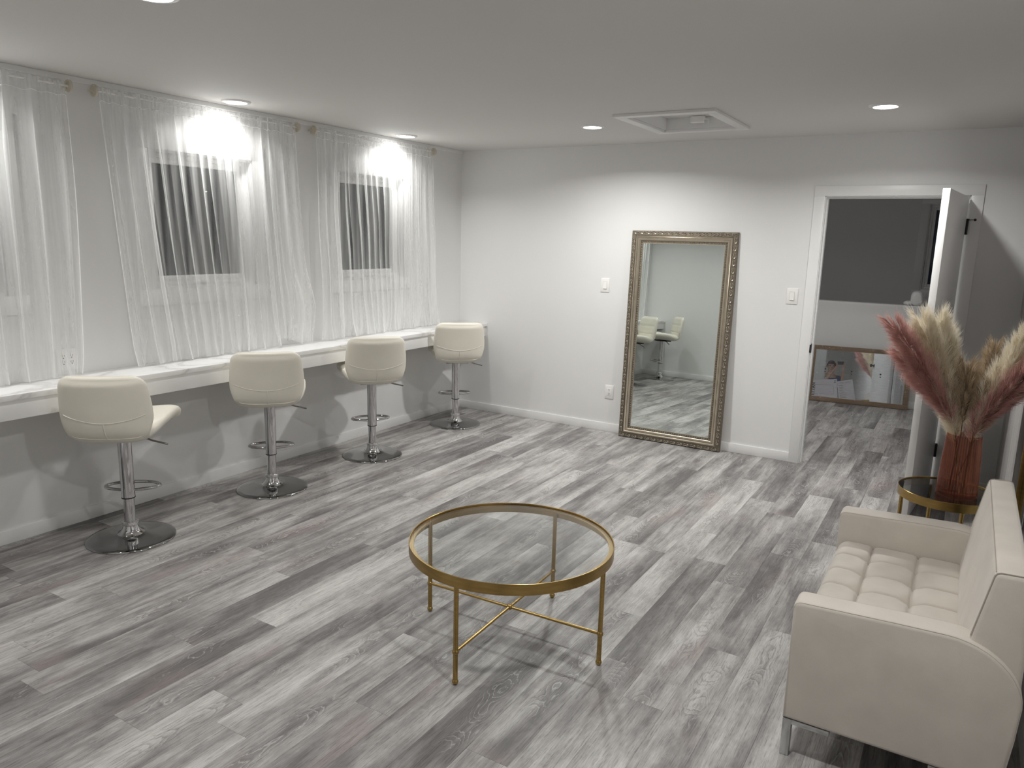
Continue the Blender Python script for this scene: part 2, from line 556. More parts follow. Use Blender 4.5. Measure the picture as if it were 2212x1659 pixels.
def wall_boxes(mb, axis, a, b, lo, hi, z0, z1, holes):
    """wall slab between a,b on its normal axis; holes = (lo,hi,z0,z1)"""
    us = sorted(set([lo, hi] + [h[0] for h in holes] + [h[1] for h in holes]))
    for u0_, u1_ in zip(us[:-1], us[1:]):
        hs = [h for h in holes if h[0] <= u0_+1e-6 and h[1] >= u1_-1e-6]
        segs = [(z0, z1)]
        for h in hs:
            segs = [(z0, h[2]), (h[3], z1)]
        for s0, s1 in segs:
            if s1-s0 < 1e-5:
                continue
            if axis == 'x':
                mb.box((a, u0_, s0), (b, u1_, s1))
            else:
                mb.box((u0_, a, s0), (u1_, b, s1))
    return mb

# ================================================================== STRUCTURE
T = 0.012
# windows along the left wall: opening y0..y1
WIN = [(-3.25+d, -2.48+d) for d in (0.0, 1.60, -1.60)]
WZ0, WZ1 = 1.325, 2.155
struct(wall_boxes(MB(), 'x', -0.16, 0.0, YF, 0.14, 0.0, H, [(a, b, WZ0, WZ1) for a, b in WIN]).build('wall_left', 'wall', smooth=False))
DX0, DX1, DZ = 3.2791, 4.2053, 2.05
struct(wall_boxes(MB(), 'y', 0.0, 0.12, 0.0, XR, 0.0, H, [(DX0-0.02, DX1+0.02, -1, DZ+0.02)]).build('wall_back', 'wall', smooth=False))
struct(MB().box((XR, YA, 0), (XR+0.12, 5.0, H)).build('wall_right', 'wall', smooth=False))
struct(MB().box((0.0, YF-0.12, 0), (XA, YF, H)).box((XA-0.12, YA, 0), (XA, YF-0.12, H)).build('wall_front', 'wall', smooth=False))
struct(MB().box((XA, YA-0.12, 0), (XR+0.12, YA, H)).build('wall_alcove', 'wall', smooth=False))
# other room
PY = 2.87
struct(MB().box((1.2, PY, -1.2), (XR, PY+0.13, 1.075)).build('wall_half', 'wall', smooth=False))
struct(MB().box((1.2, PY+0.001, 1.075), (XR, PY+0.129, 1.095)).build('trim_2', 'trim', smooth=False))
FY = 4.6
FW0, FW1, FZ0, FZ1 = 3.74, 4.52, 1.18, 2.225
struct(wall_boxes(MB(), 'y', FY, FY+0.14, 1.2, XR, -1.2, H, [(FW0, FW1, FZ0, FZ1)]).build('wall_stair', 'wall', smooth=False))
struct(MB().box((1.08, 0.12, -1.2), (1.2, FY+0.14, H)).build('wall_side', 'wall', smooth=False))
struct(MB().box((1.2, PY+0.13, -1.25), (XR, FY, -1.2)).build('floor_stair', 'wall', smooth=False))

# ceiling with the hatch opening
HX0, HX1, HY0, HY1 = 2.250, 2.772, -1.362, -0.660
cm = MB()
cm.box((-0.16, YA-0.12, H), (HX0, FY+0.14, H+0.1)).box((HX1, YA-0.12, H), (XR+0.12, FY+0.14, H+0.1))
cm.box((HX0, YA-0.12, H), (HX1, HY0, H+0.1)).box((HX0, HY1, H), (HX1, FY+0.14, H+0.1))
struct(cm.build('ceiling', 'ceil', smooth=False))

# floor: slab + planks
fl = struct(MB().box((-0.02, YA, -0.06), (XR, 0.06, -0.006)).box((1.2, 0.06, -0.06), (XR, PY, -0.006)).build('floor', 'dark', smooth=False))
PW, PL = 0.1628, 1.18
def plank_mesh(x0, x1, y0, y1):
    c = 0.0005
    z0, z1, zt = -0.006, -0.0005, 0.0
    hx, hy = (x1-x0)/2, (y1-y0)/2
    g = 0.0001
    vs = []
    for (i, z) in ((g, z0), (g, z1), (g+c, zt)):
        vs += [(-hx+i, -hy+i, z), (hx-i, -hy+i, z), (hx-i, hy-i, z), (-hx+i, hy-i, z)]
    fs = [(8, 9, 10, 11)]
    for l in (0, 4):
        for k in range(4):
            fs.append((l+k, l+(k+1) % 4, l+4+(k+1) % 4, l+4+k))
    me = bpy.data.meshes.new('plank')
    me.from_pydata(vs, [], fs)
    me.materials.append(MT['plank'])
    return me
known = {}
for xm, ye in [(0.977, -4.219), (1.137, -3.51), (1.62, -4.302), (1.95, -4.745), (1.46, -4.816), (1.79, -4.013), (3.415, -2.462),
               (3.25, -2.245), (3.58, -3.112), (3.74, -2.805), (0.66, -3.86), (0.50, -4.41)]:
    known[math.floor((3.497-xm)/PW)] = ye
shared = {}
fragile = []
for k in range(-7, 22):
    xb = 3.497-PW*k
    xa = xb-PW
    x0, x1 = max(xa, 0.002), min(xb, XR-0.002)
    if x1-x0 < 0.012:
        continue
    ph = known.get(k, random.uniform(0, PL))
    yend = PY-0.002 if xb > 2.5 else -0.002
    ystart = YF+0.002 if (xb < XA+0.05) else YA+0.002
    n0 = math.floor((ystart-ph)/PL)
    y = ph+n0*PL
    while y < yend:
        y0, y1 = max(y, ystart), min(y+PL, yend)
        y += PL
        if y1-y0 < 0.01:
            continue
        pieces = [(y0, y1, x0, x1)]
        # under the back wall a board stops at the wall unless it runs through the doorway
        if y0 < 0.0 and y1 > 0.0 and not (x0 > DX0 and x1 < DX1):
            pieces = [(y0, -0.0005, x0, x1), (0.1205, y1, x0, x1)] if y1 > 0.13 else [(y0, -0.0005, x0, x1)]
            if x0 < DX0 < x1:
                pieces.append((-0.0005, 0.1205, DX0, x1))
            if x0 < DX1 < x1:
                pieces.append((-0.0005, 0.1205, x0, DX1))
        elif y0 >= 0.0 and y0 < 0.1205 and not (x0 > DX0 and x1 < DX1):
            pieces = [(0.1205, y1, x0, x1)] if y1 > 0.13 else []
        for (a, b, c0, c1) in pieces:
            if b-a < 0.008:
                continue
            key = (round(c1-c0, 4), round(b-a, 4))
            if key not in shared:
                shared[key] = plank_mesh(c0, c1, a, b)
            o = bpy.data.objects.new('plank', shared[key])
            o.location = ((c0+c1)/2, (a+b)/2, 0)
            o.parent = fl
            COL.objects.link(o)

# baseboards
BH = 0.0764
def bb(name, lo, hi):
    return struct(MB().cbox(lo, hi, 0.0025).build(name, 'trim'))
bb('baseboard_left', (0, YF, 0), (T, 0, BH))
bb('baseboard_back', (T, -T, 0), (3.2038, 0, BH))
bb('baseboard_back', (4.2797, -T, 0), (XR, 0, BH))
bb('baseboard_right', (XR-T, YA, 0), (XR, -T, BH))
bb('baseboard_front', (T, YF, 0), (XA, YF+T, BH))
bb('baseboard_half', (1.2, PY-T, 0), (XR, PY, BH))
# small moulding along the top of the window wall
struct(MB().cbox((0, YF, H-0.028), (0.022, -0.004, H), 0.003).build('trim_1', 'trim', smooth=False))

# door: casing + jamb (one mesh), leaf as its part
dm = MB()
CW = 0.0752
P0 = -0.014
dm.cbox((DX0-CW, P0, 0), (DX0, 0.0, DZ), 0.002)
dm.cbox((DX1, P0, 0), (DX1+CW, 0.0, DZ), 0.002)
dm.cbox((DX0-CW, P0, DZ), (DX1+CW, 0.0, DZ+0.0738), 0.002)
J = 0.016
dm.box((DX0-0.02, 0, 0), (DX0+0.006, 0.12, DZ+0.02)).box((DX1-0.006, 0, 0), (DX1+0.02, 0.12, DZ+0.02)).box((DX0, 0, DZ-0.006), (DX1, 0.12, DZ+0.02))
dm.box((DX0+0.006, 0.045, 0), (DX0+J, 0.085, DZ-0.006)).box((DX1-J, 0.045, 0), (DX1-0.006, 0.085, DZ-0.006)).box((DX0+J, 0.045, DZ-J), (DX1-J, 0.085, DZ-0.006))
dm.cbox((DX0-CW, 0.12, 0), (DX0, 0.134, DZ), 0.002).cbox((DX1, 0.12, 0), (DX1+CW, 0.134, DZ), 0.002).cbox((DX0-CW, 0.12, DZ), (DX1+CW, 0.134, DZ+0.0738), 0.002)
door = struct(dm.build('door_1', 'trim'))
MB().cbox((DX0+0.0055, 0.004, 0.88), (DX0+0.0085, 0.032, 0.95), 0.001).box((DX0-0.001, -0.0155, 0.885), (DX0+0.0085, 0.006, 0.945)).build('strike_plate', 'black', door)
leaf_bm = MB().cbox((-0.040, -0.912, 0.012), (0.0, -0.012, 2.037), 0.0015)
leaf = leaf_bm.build('door_leaf', 'trim', door)
leaf.location = (4.196, -0.030, 0)
leaf.rotation_euler = (0, 0, -0.098)
for i, z in enumerate((1.79, 0.98, 0.222)):
    h = MB()
    h.tube([(0.006, 0.003, z), (0.006, 0.003, z+0.098)], 0.0075, 10)
    h.box((-0.034, -0.0135, z+0.002), (0.0, -0.0105, z+0.096))
    h.box((-0.002, -0.010, z+0.002), (0.004, 0.028, z+0.096))
    h.build('hinge', 'black', leaf)
ds = MB().tube([(0.006, 0.003, 1.884), (0.006, 0.003, 1.896)], 0.010, 10).tube([(0.006, 0.0, 1.888), (0.048, -0.018, 1.888)], 0.0022, 6)
ds.ball((0.052, -0.020, 1.888), 0.009, 12, 8)
ds.build('door_stop', 'black', leaf, label='black hinge-pin door stop with round tip')
hk = MB().lathe([(0.026, 0), (0.026, 0.006), (0.010, 0.008), (0.010, 0.03), (0.024, 0.036), (0.026, 0.05), (0.018, 0.058), (0.001, 0.06)], 18)
kn = hk.build('door_knob', 'black', leaf)
kn.location = (0.0, -0.85, 0.95)
kn.rotation_euler = (0, PI/2, 0)
kn2 = kn.copy()
COL.objects.link(kn2)
kn2.parent = leaf
kn2.location = (-0.040, -0.85, 0.95)
kn2.rotation_euler = (0, -PI/2, 0)

# windows
def window(idx, axis, a, b, z0, z1, front, depth, cas, crank=True, glass_z=None):
    """axis 'x': in the left wall (plane x=0, depth to -x); axis 'y': in a wall plane y=front, depth to +y"""
    def Bx(mb, u0_, u1_, d0, d1, zz0, zz1, c=0.0015):
        if axis == 'x':
            return mb.cbox((-d1, u0_, zz0), (-d0, u1_, zz1), c)
        return mb.cbox((u0_, front+d0, zz0), (u1_, front+d1, zz1), c)
    m = MB()
    Bx(m, a-cas, a, -0.014, 0, z0, z1)
    Bx(m, b, b+cas, -0.014, 0, z0, z1)
    Bx(m, a-cas, b+cas, -0.014, 0, z1, z1+cas)
    Bx(m, a-cas, b+cas, -0.014, 0, z0-cas, z0)
    t = 0.012
    Bx(m, a, a+t, 0, depth, z0, z1)
    Bx(m, b-t, b, 0, depth, z0, z1)
    Bx(m, a+t, b-t, 0, depth, z1-t, z1)
    Bx(m, a+t, b-t, 0, depth, z0, z0+t)
    root = struct(m.build('window_%d' % idx, 'trim'))
    f = MB()
    w1 = 0.028
    A, B_, Z0, Z1 = a+t, b-t, z0+t, z1-t
    for (u0_, u1_, q0, q1) in ((A, A+w1, Z0, Z1), (B_-w1, B_, Z0, Z1), (A+w1, B_-w1, Z0, Z0+w1), (A+w1, B_-w1, Z1-w1, Z1)):
        Bx(f, u0_, u1_, depth-0.05, depth, q0, q1, 0.003)
    fr = f.build('frame', 'vinyl', root)
    s = MB()
    w2 = 0.034
    A, B_, Z0, Z1 = A+w1, B_-w1, Z0+w1, Z1-w1
    for (u0_, u1_, q0, q1) in ((A, A+w2, Z0, Z1), (B_-w2, B_, Z0, Z1), (A+w2, B_-w2, Z0, Z0+w2), (A+w2, B_-w2, Z1-w2, Z1)):
        Bx(s, u0_, u1_, depth-0.038, depth-0.006, q0, q1, 0.003)
    s.build('sash', 'vinyl', root)
    gl = MB()
    Bx(gl, A+w2-0.004, B_-w2+0.004, depth-0.024, depth-0.018, Z0+w2-0.004, Z1-w2+0.004, 0.0005)
    gl.build('pane', 'pane', root)
    mid = (a+b)/2
    k = MB()
    if crank:
        Bx(k, mid-0.05, mid+0.03, depth-0.068, depth-0.050, z0+t, z0+t+0.024, 0.004)
        Bx(k, mid-0.035, mid+0.055, depth-0.082, depth-0.068, z0+t+0.012, z0+t+0.030, 0.004)
        k.build('crank_handle', 'vinyl', root)
    else:
        Bx(k, a+t+0.004, a+t+0.016, depth-0.066, depth-0.050, z0+0.18, z0+0.36, 0.003)
        k.build('latch', 'vinyl', root)
    return root
for i, (a, b) in enumerate(WIN):
    window(i+1, 'x', a, b, WZ0, WZ1, 0, 0.10, 0.10)
window(4, 'y', FW0, FW1, FZ0, FZ1, FY, 0.09, 0.09, crank=False)
# dark ground outside
struct(MB().box((-9, -9, -3.2), (-0.4, 9, -3.0)).build('ground', 'outside', smooth=False))

# ceiling hatch
hm = MB()
hw = 0.070
for lo, hi in (((HX0-hw, HY0-hw), (HX1+hw, HY0)), ((HX0-hw, HY1), (HX1+hw, HY1+hw)), ((HX0-hw, HY0), (HX0, HY1)), ((HX1, HY0), (HX1+hw, HY1))):
    hm.cbox((lo[0], lo[1], H-0.018), (hi[0], hi[1], H), 0.002)
hatch = thing('ceiling_hatch', 'white framed access hatch recessed in the ceiling', 'hatch', (0, 0, 0))
hm.build('frame', 'trim', hatch)
hl = MB()
e = 0.014
hl.box((HX0, HY0, H), (HX0+e, HY1, H+0.095)).box((HX1-e, HY0, H), (HX1, HY1, H+0.095)).box((HX0+e, HY0, H), (HX1-e, HY0+e, H+0.095)).box((HX0+e, HY1-e, H), (HX1-e, HY1, H+0.095))
hl.build('lining', 'trim', hatch, smooth=False)
MB().cbox((HX0+e+0.004, HY0+e+0.004, H+0.074), (HX1-e-0.004, HY1-e-0.004, H+0.09), 0.003).build('panel', 'trim', hatch)
hh = MB().cbox((2.46, HY1-0.085, H+0.028), (2.56, HY1-0.040, H+0.0735), 0.008).tube([(2.56, HY1-0.06, H+0.050), (2.585, HY1-0.06, H+0.045), (2.585, HY1-0.06, H+0.020)], 0.006, 8)
hh.build('latch', 'plastic', hatch)

# ================================================================== DOWNLIGHTS
def make_light():
    t = thing('recessed_light', 'x', 'ceiling light', (0, 0, H))
    prof = [(0.062, -0.004), (0.066, -0.010), (0.078, -0.010), (0.086, -0.006), (0.089, 0.0)]
    MB().lathe(prof, 36, capb=False, capt=False).build('trim_ring', 'plastic', t)
    MB().lathe([(0.001, -0.0065), (0.035, -0.006), (0.0625, -0.004)], 28, capb=False, capt=False).build('lens', 'lamp', t)
    return t
L0 = make_light()
lab = ['lit recessed light above the middle sheer curtain', 'lit recessed light above the sheer curtain nearest the back corner',
       'lit recessed light beside the ceiling hatch', 'lit recessed light in front of the open door',
       'lit recessed light at the top edge, over the empty floor', 'lit recessed light over the counter end nearest the camera',
       'lit recessed light above the sofa', 'lit recessed light in the room beyond the door']
LIGHTS = []
for i, (x, y) in enumerate(LAMP_XY + LAMP_OTHER):
    o = L0 if i == 0 else dup(L0)
    o.location = (x, y, H)
    o['label'] = lab[i]
    o['group'] = 'recessed ceiling lights'
    LIGHTS.append(o)
for o, (x, y) in zip(LIGHTS, LAMP_XY + LAMP_OTHER):
    ld = bpy.data.lights.new('bulb', 'AREA')
    ld.shape = 'DISK'
    ld.size = 0.118
    ld.spread = BEAM if x > 0.5 else math.radians(142)
    ld.color = (1.0, 0.985, 0.955)
    ld.energy = LAMP_COUNTER if x < 0.5 else (14.0 if y > 0 else (17.5 if x > 3 else LAMP) if y > -4 else LAMP_BACK if x > 3 else 9.0)
    lo_ = bpy.data.objects.new('bulb', ld)
    COL.objects.link(lo_)
    lo_.parent = o
    lo_.location = (0, 0, -0.0105)

# ================================================================== COUNTER
ZC, CDp = 0.8707, 0.3267
ct = thing('counter', 'long white marble-topped counter along the window wall', 'counter', (0, -2.75, 0))
def at(o, p):          # world -> local of a thing with only a translation
    o.location = (-p.location.x, -p.location.y, -p.location.z)
    return o
at(MB().cbox((0.001, YF+0.001, ZC-0.0286), (CDp, -0.001, ZC), 0.002).build('countertop', 'marble', ct), ct)
at(MB().cbox((CDp-0.040, YF+0.001, 0.7417), (CDp-0.020, -0.001, ZC-0.0286), 0.0015).build('apron', 'trim', ct), ct)
for y in (-5.2, -4.0, -2.75, -1.5, -0.3):
    at(MB().box((0.001, y-0.01, 0.7417), (CDp-0.04, y+0.01, ZC-0.0286)).build('bracket', 'trim', ct, smooth=False), ct)

# ================================================================== STOOLS (front of seat = +X local, floor origin)
def bez(P, n):
    """Catmull-Rom through control points"""
    P = [np.array(p, float) for p in P]
    P = [2*P[0]-P[1]] + P + [2*P[-1]-P[-2]]
    out = []
    for i in range(1, len(P)-2):
        for k in range(n):
            t = k/n
            a, b, c, d = P[i-1], P[i], P[i+1], P[i+2]
            out.append(0.5*((2*b)+(-a+c)*t+(2*a-5*b+4*c-d)*t*t+(-a+3*b-3*c+d)*t**3))
    out.append(P[-2])
    return out

def pad(path, width, thick, nt=28, tuft=None, side_lift=None, pw=3.2, flip=1):
    """closed upholstered pad: path of (x,z) centreline, half widths and thickness per path fraction"""
    N = len(path)
    mb = MB()
    vs, fs = [], []
    for i, p in enumerate(path):
        s = i/(N-1)
        t = path[min(i+1, N-1)]-path[max(i-1, 0)]
        t = t/np.linalg.norm(t)
        nrm = np.array([-t[1], t[0]])*flip     # towards the sitter
        hw, th = width(s), thick(s)
        for k in range(nt):
            a = 2*PI*k/nt
            ca, sa = math.cos(a), math.sin(a)
            yy = hw*math.copysign(abs(ca)**(2/pw), ca)
            hh = th/2*math.copysign(abs(sa)**(2/2.4), sa)
            if tuft and sa > 0.2:
                hh += tuft(s, yy/max(hw, 1e-4))*th*min(1, (sa-0.2)*2)
            sl = side_lift(s)*(yy/0.22)**2 if side_lift else 0
            q = p+nrm*(hh+sl)
            vs.append((q[0], yy, q[1]))
    for i in range(N-1):
        for k in range(nt):
            k2 = (k+1) % nt
            fs.append((i*nt+k, i*nt+k2, (i+1)*nt+k2, (i+1)*nt+k))
    fs.append(tuple(range(nt))[::-1])
    fs.append(tuple((N-1)*nt+k for k in range(nt)))
    return mb.add(vs, fs)

def sstep(a, b, x):
    t = min(1, max(0, (x-a)/(b-a)))
    return t*t*(3-2*t)

def make_stool():
    t = thing('bar_stool', 'x', 'stool')
    R = 0.228
    MB().lathe([(R, 0.0), (R, 0.006), (R-0.004, 0.010), (0.20, 0.0135), (0.15, 0.018), (0.10, 0.024), (0.066, 0.032), (0.055, 0.040)], 64).build('base', 'chrome_dark', t, angle=50)
    MB().lathe([(0.072, 0.029), (0.062, 0.036), (0.051, 0.046), (0.043, 0.060), (0.038, 0.078), (0.037, 0.082)], 36).build('hub', 'chrome', t)
    MB().lathe([(0.036, 0.078), (0.042, 0.082), (0.043, 0.092), (0.042, 0.100), (0.034, 0.104), (0.031, 0.102)], 36).build('collar', 'glassy', t)
    MB().lathe([(0.0285, 0.098), (0.0285, 0.262)], 32).build('inner_post', 'chrome', t)
    MB().lathe([(0.030, 0.240), (0.0352, 0.241), (0.0352, 0.585), (0.030, 0.586)], 32).build('outer_post', 'chrome', t)
    MB().lathe([(0.0355, 0.236), (0.0357, 0.242)], 32).build('gasket', 'black', t)
    # footrest: D-shaped loop in front of the post
    pts = []
    w_, d_ = 0.185, 0.21
    ctrl = [(0.030, 0.0), (0.050, 0.085), (0.085, 0.160), (0.125, 0.182), (0.165, 0.165), (0.205, 0.10), (0.218, 0.0), (0.205, -0.10), (0.165, -0.165), (0.125, -0.182), (0.085, -0.160), (0.050, -0.085)]
    P = [np.array(c) for c in ctrl]
    n = len(P)
    for i in range(n):
        a, b, c, d = P[i-1], P[i], P[(i+1) % n], P[(i+2) % n]
        for k in range(6):
            s = k/6
            q = 0.5*((2*b)+(-a+c)*s+(2*a-5*b+4*c-d)*s*s+(-a+3*b-3*c+d)*s**3)
            pts.append(((q[0]-0.03)*0.80, q[1]*0.78, 0.278))
    MB().tube(pts, 0.0088, 10, closed=True).build('footrest', 'chrome', t)
    # seat plate and lever
    MB().cbox((-0.11, -0.10, 0.580), (0.11, 0.10, 0.594), 0.004).build('seat_plate', 'black', t)
    MB().tube([(-0.02, -0.05, 0.583), (-0.03, -0.12, 0.580), (-0.035, -0.16, 0.566), (-0.04, -0.235, 0.548)], 0.0055, 8).build('lever', 'chrome_dark', t)
    # seat pad
    sp = bez([(0.226, 0.626), (0.212, 0.648), (0.12, 0.652), (0.0, 0.646), (-0.10, 0.640), (-0.17, 0.644), (-0.205, 0.658)][::-1], 5)
    def sw(s):
        e = 0.182+0.052*sstep(0.0, 0.55, s)
        if s > 0.84:
            e *= math.sqrt(max(0.02, 1-((s-0.84)/0.165)**2))*0.40+0.60
        return e
    def sth(s):
        return 0.104*(0.72+0.28*sstep(0, 0.2, s))*(0.80+0.20*math.sqrt(max(0, 1-max(0, (s-0.86)/0.14)**2)))
    def stf(s, y):
        return -0.13*(math.exp(-((s-0.45)/0.02)**2)+math.exp(-((y)/0.03)**2))
    pad(sp, sw, sth, 32, stf, lambda s: 0.032*sstep(0.1, 0.5, s)*(1-0.6*sstep(0.75, 1, s))).build('seat', 'leather', t, angle=80)
    # back pad: bottom at the bend, top leaning back
    bp_ = bez([(-0.13, 0.622), (-0.185, 0.645), (-0.212, 0.69), (-0.226, 0.75), (-0.238, 0.83), (-0.252, 0.905), (-0.262, 0.955)], 6)
    def bw(s):
        e = 0.190+0.034*sstep(0.02, 0.50, s)
        if s > 0.52:
            e -= 0.016*sstep(0.52, 0.95, s)
        if s > 0.80:
            q = (s-0.80)/0.205
            e *= 0.70+0.30*math.sqrt(max(0, 1-q*q))
        return e
    def bth(s):
        return 0.080*(0.70+0.3*sstep(0.0, 0.3, s))*(1-0.45*sstep(0.86, 1, s))
    def btf(s, y):
        d = 0
        for c in (0.42, 0.66):
            d += math.exp(-((s-c)/0.018)**2)
        d += math.exp(-((abs(y)-0.28)/0.03)**2)
        return -0.12*d
    def bl(s):
        return 0.028*sstep(0.1, 0.5, s)
    bk = pad(bp_, bw, bth, 40, btf, bl, flip=-1).build('backrest', 'leather', t, angle=80)
    # piping on the rear: a smile seam and a short vertical one
    N = len(bp_)
    def rear(s, y):
        i = min(N-1.001, s*(N-1))
        a = int(i)
        p = bp_[a]*(1-(i-a))+bp_[min(a+1, N-1)]*(i-a)
        tt = bp_[min(a+1, N-1)]-bp_[max(a-1, 0)]
        tt = tt/np.linalg.norm(tt)
        nr = -np.array([-tt[1], tt[0]])
        hw, th = bw(s), bth(s)
        c = min(0.999, abs(y)/hw)
        # invert the superellipse
        ca = c**(3.2/2)
        sa = math.sqrt(max(0, 1-ca*ca))
        q = p+nr*(-(th/2)*sa**(2/2.4)+bl(s)*(y/0.22)**2)
        return (q[0], y, q[1])
    smile = []
    for k in range(25):
        y = -0.196+0.392*k/24
        smile.append(rear(0.435+0.085*(abs(y)/0.196)**1.8, y))
    MB().tube(smile, 0.0024, 6).build('seam', 'piping', bk)
    MB().tube([rear(0.435-0.38*k/10, 0.0) for k in range(11)], 0.0034, 6).build('seam', 'piping', bk)
    return t
m_, nt_, out_ = new_mat('bubble_acrylic')
MT['glassy'] = simple('crystal_collar', (0.80, 0.80, 0.80), 0.12, 0.9, var=0.35, vscale=60, bmp=0.6, bscale=120)
stool = make_stool()
def hd(deg):       # heading measured from -x towards +y
    a = math.radians(deg)
    return math.atan2(math.sin(a), -math.cos(a))
STOOLS = [((0.460, -3.790), 51, 'cream leather bar stool nearest the camera, its seat swung out to one side'),
          ((0.435, -2.775), 43, 'second cream leather bar stool from the camera, in front of the middle curtain'),
          ((0.450, -1.800), 39, 'third cream leather bar stool from the camera, before the far sheer curtain'),
          ((0.390, -0.610), 47, 'cream leather bar stool in the far corner at the counter end'),
          ((0.480, -4.960), 35, 'cream leather bar stool seen only in the tall mirror, by the front wall')]
for i, ((x, y), a, l) in enumerate(STOOLS):
    o = stool if i == 0 else dup(stool)
    o.location = (x, y, 0)
    o.rotation_euler = (0, 0, hd(a))
    o['label'] = l
    o['group'] = 'cream bar stools along the counter'

# ================================================================== SHEER CURTAINS
def curtain(name, label, yA, yB, bA, bB, seed, zb=0.880, gather=1.0, tuck=None):
    r = np.random.default_rng(seed)
    zr = 2.420
    NU, NV = 520, 44
    root = thing(name, label, 'curtain', (0.0, (yA+yB)/2, 0), group='sheer curtains over the windows')
    W_ = yB-yA
    nf = int(23*W_/1.4)
    # folds: bands of sines, each strong enough to turn the cloth over itself
    comps = []
    for q in range(5):
        f = nf*(0.55, 0.8, 1.05, 1.4, 2.3)[q]*r.uniform(0.93, 1.07)
        comps.append((f, r.uniform(0, 2*PI), r.uniform(-1.8, 1.8), (1.0, 0.95, 0.8, 0.55, 0.35)[q]*W_/(2*PI*f), r.uniform(0.6, 2.0), r.uniform(0, 6.3)))
    dr = [(r.uniform(0.7, 3.5), r.uniform(0, 6.3), r.uniform(0.4, 1.2)) for _ in range(5)]
    dens = [(r.uniform(1, 3.5), r.uniform(0, 6.3), r.uniform(0.1, 0.22)) for _ in range(3)]
    cy = (yA+yB)/2
    def warp(u):
        q = u
        for f, p, a in dens:
            q += a/(2*PI*f)*math.sin(2*PI*f*u+p)*0.9
        return q
    w0, w1 = warp(0), warp(1)
    def fn(u, v):
        z = zr+0.020 - v*(zr+0.020-zb)
        uu = (warp(u)-w0)/(w1-w0)
        top = yA+uu*W_
        bot = bA+uu*(bB-bA)
        vv = max(0.0, (v-0.03)/0.97)
        y = top*(1-vv**1.25)+bot*vv**1.25
        edge = min(1, u*9, (1-u)*9)
        dy = dx = 0
        fold_amp = 0.35+0.65*sstep(0.02, 0.25, v)
        for f, p, dp, a, mf, mp in comps:
            ph = 2*PI*f*u+p+dp*vv*(0.8+0.4*math.sin(p))
            am = a*(0.55+0.65*math.sin(2*PI*mf*u+mp+1.3*vv))*1.35
            dx += am*math.sin(ph)
            dy += am*math.cos(ph+0.5)
        for f, p, a in dr:
            y += 0.010*a*math.sin(f*PI*vv+p+u*9)*vv
        y += dy*fold_amp*edge
        x = 0.056+dx*0.75*fold_amp+0.026*vv
        if v < 0.035:
            x += 0.004*math.sin(u*nf*14+seed)
            z += 0.006*math.sin(u*nf*9.3+seed*2)*(1-v/0.035)
        if tuck:
            x_, y_, z_ = tuck(u, vv, x, y, z)
            x, y, z = x_, y_, z_
        if v > 0.93:
            x += 0.018*(v-0.93)/0.07*math.sin(u*nf*2.1+seed)
        return (max(0.018, x), y-cy, z)
    sh = MB().grid(fn, NU, NV).build('sheer_panel', 'sheer', root, angle=180)
    # rod pocket stitching just under the rod
    st = []
    for i in range(0, NU+1, 2):
        u = i/NU
        q = fn(u, 0.046)
        st.append((q[0]+0.002, q[1], q[2]+0.004*math.sin(u*nf*5)))
    MB().tube(st, 0.0016, 5).build('rod_pocket_seam', 'stitch', root)
    # hems down both sides
    for uu in (0.0, 1.0):
        MB().tube([fn(uu, j/NV) for j in range(2, NV+1)], 0.0022, 5).build('side_hem', 'stitch', root)
    # rod with ring end brackets
    MB().tube([(0.052, yA-0.02-cy, zr), (0.052, yB+0.02-cy, zr)], 0.0055, 8).build('rod', 'plastic', root)
    for yy in (yA-0.022, yB+0.022):
        b = MB().lathe([(0.008, -0.004), (0.020, -0.0015), (0.022, -0.005), (0.033, -0.005), (0.033, 0.005), (0.022, 0.005), (0.020, 0.0015), (0.008, 0.004)], 24)
        o = b.build('bracket', 'bracket', root)
        o.location = (0.052, yy-cy, zr)
        o.rotation_euler = (PI/2 if yy < cy else -PI/2, 0, 0)
        MB().tube([(0.0, yy-cy, zr), (0.052, yy-cy, zr)], 0.006, 8).build('bracket_arm', 'bracket', root)
    return root
MT['bracket'] = simple('ivory_bracket', (0.62, 0.57, 0.47), 0.5, var=0.05)
def tuck1(u, v, x, y, z):
    # the panel's last corner is hitched up and billows out
    k = sstep(0.80, 0.97, u)*sstep(0.55, 0.9, v)
    y += 0.03*k*math.sin(PI*min(1, (v-0.55)/0.45))
    x += 0.05*k*math.sin(PI*min(1, (v-0.55)/0.40))
    z += 0.05*sstep(0.74, 0.80, u)*(1-sstep(0.86, 0.93, u))*sstep(0.85, 1, v)
    return x, y, z
curtain('sheer_curtain', 'sheer white curtain cut by the frame edge, over the nearest window', -5.12, -3.725, -5.10, -3.76, 3)
curtain('sheer_curtain', 'widest sheer white curtain, over the middle window with its corner hitched up', -3.545, -2.13, -3.43, -2.06, 8, tuck=tuck1)
curtain('sheer_curtain', 'sheer white curtain over the window nearest the back corner', -1.93, -0.535, -1.90, -0.50, 5)

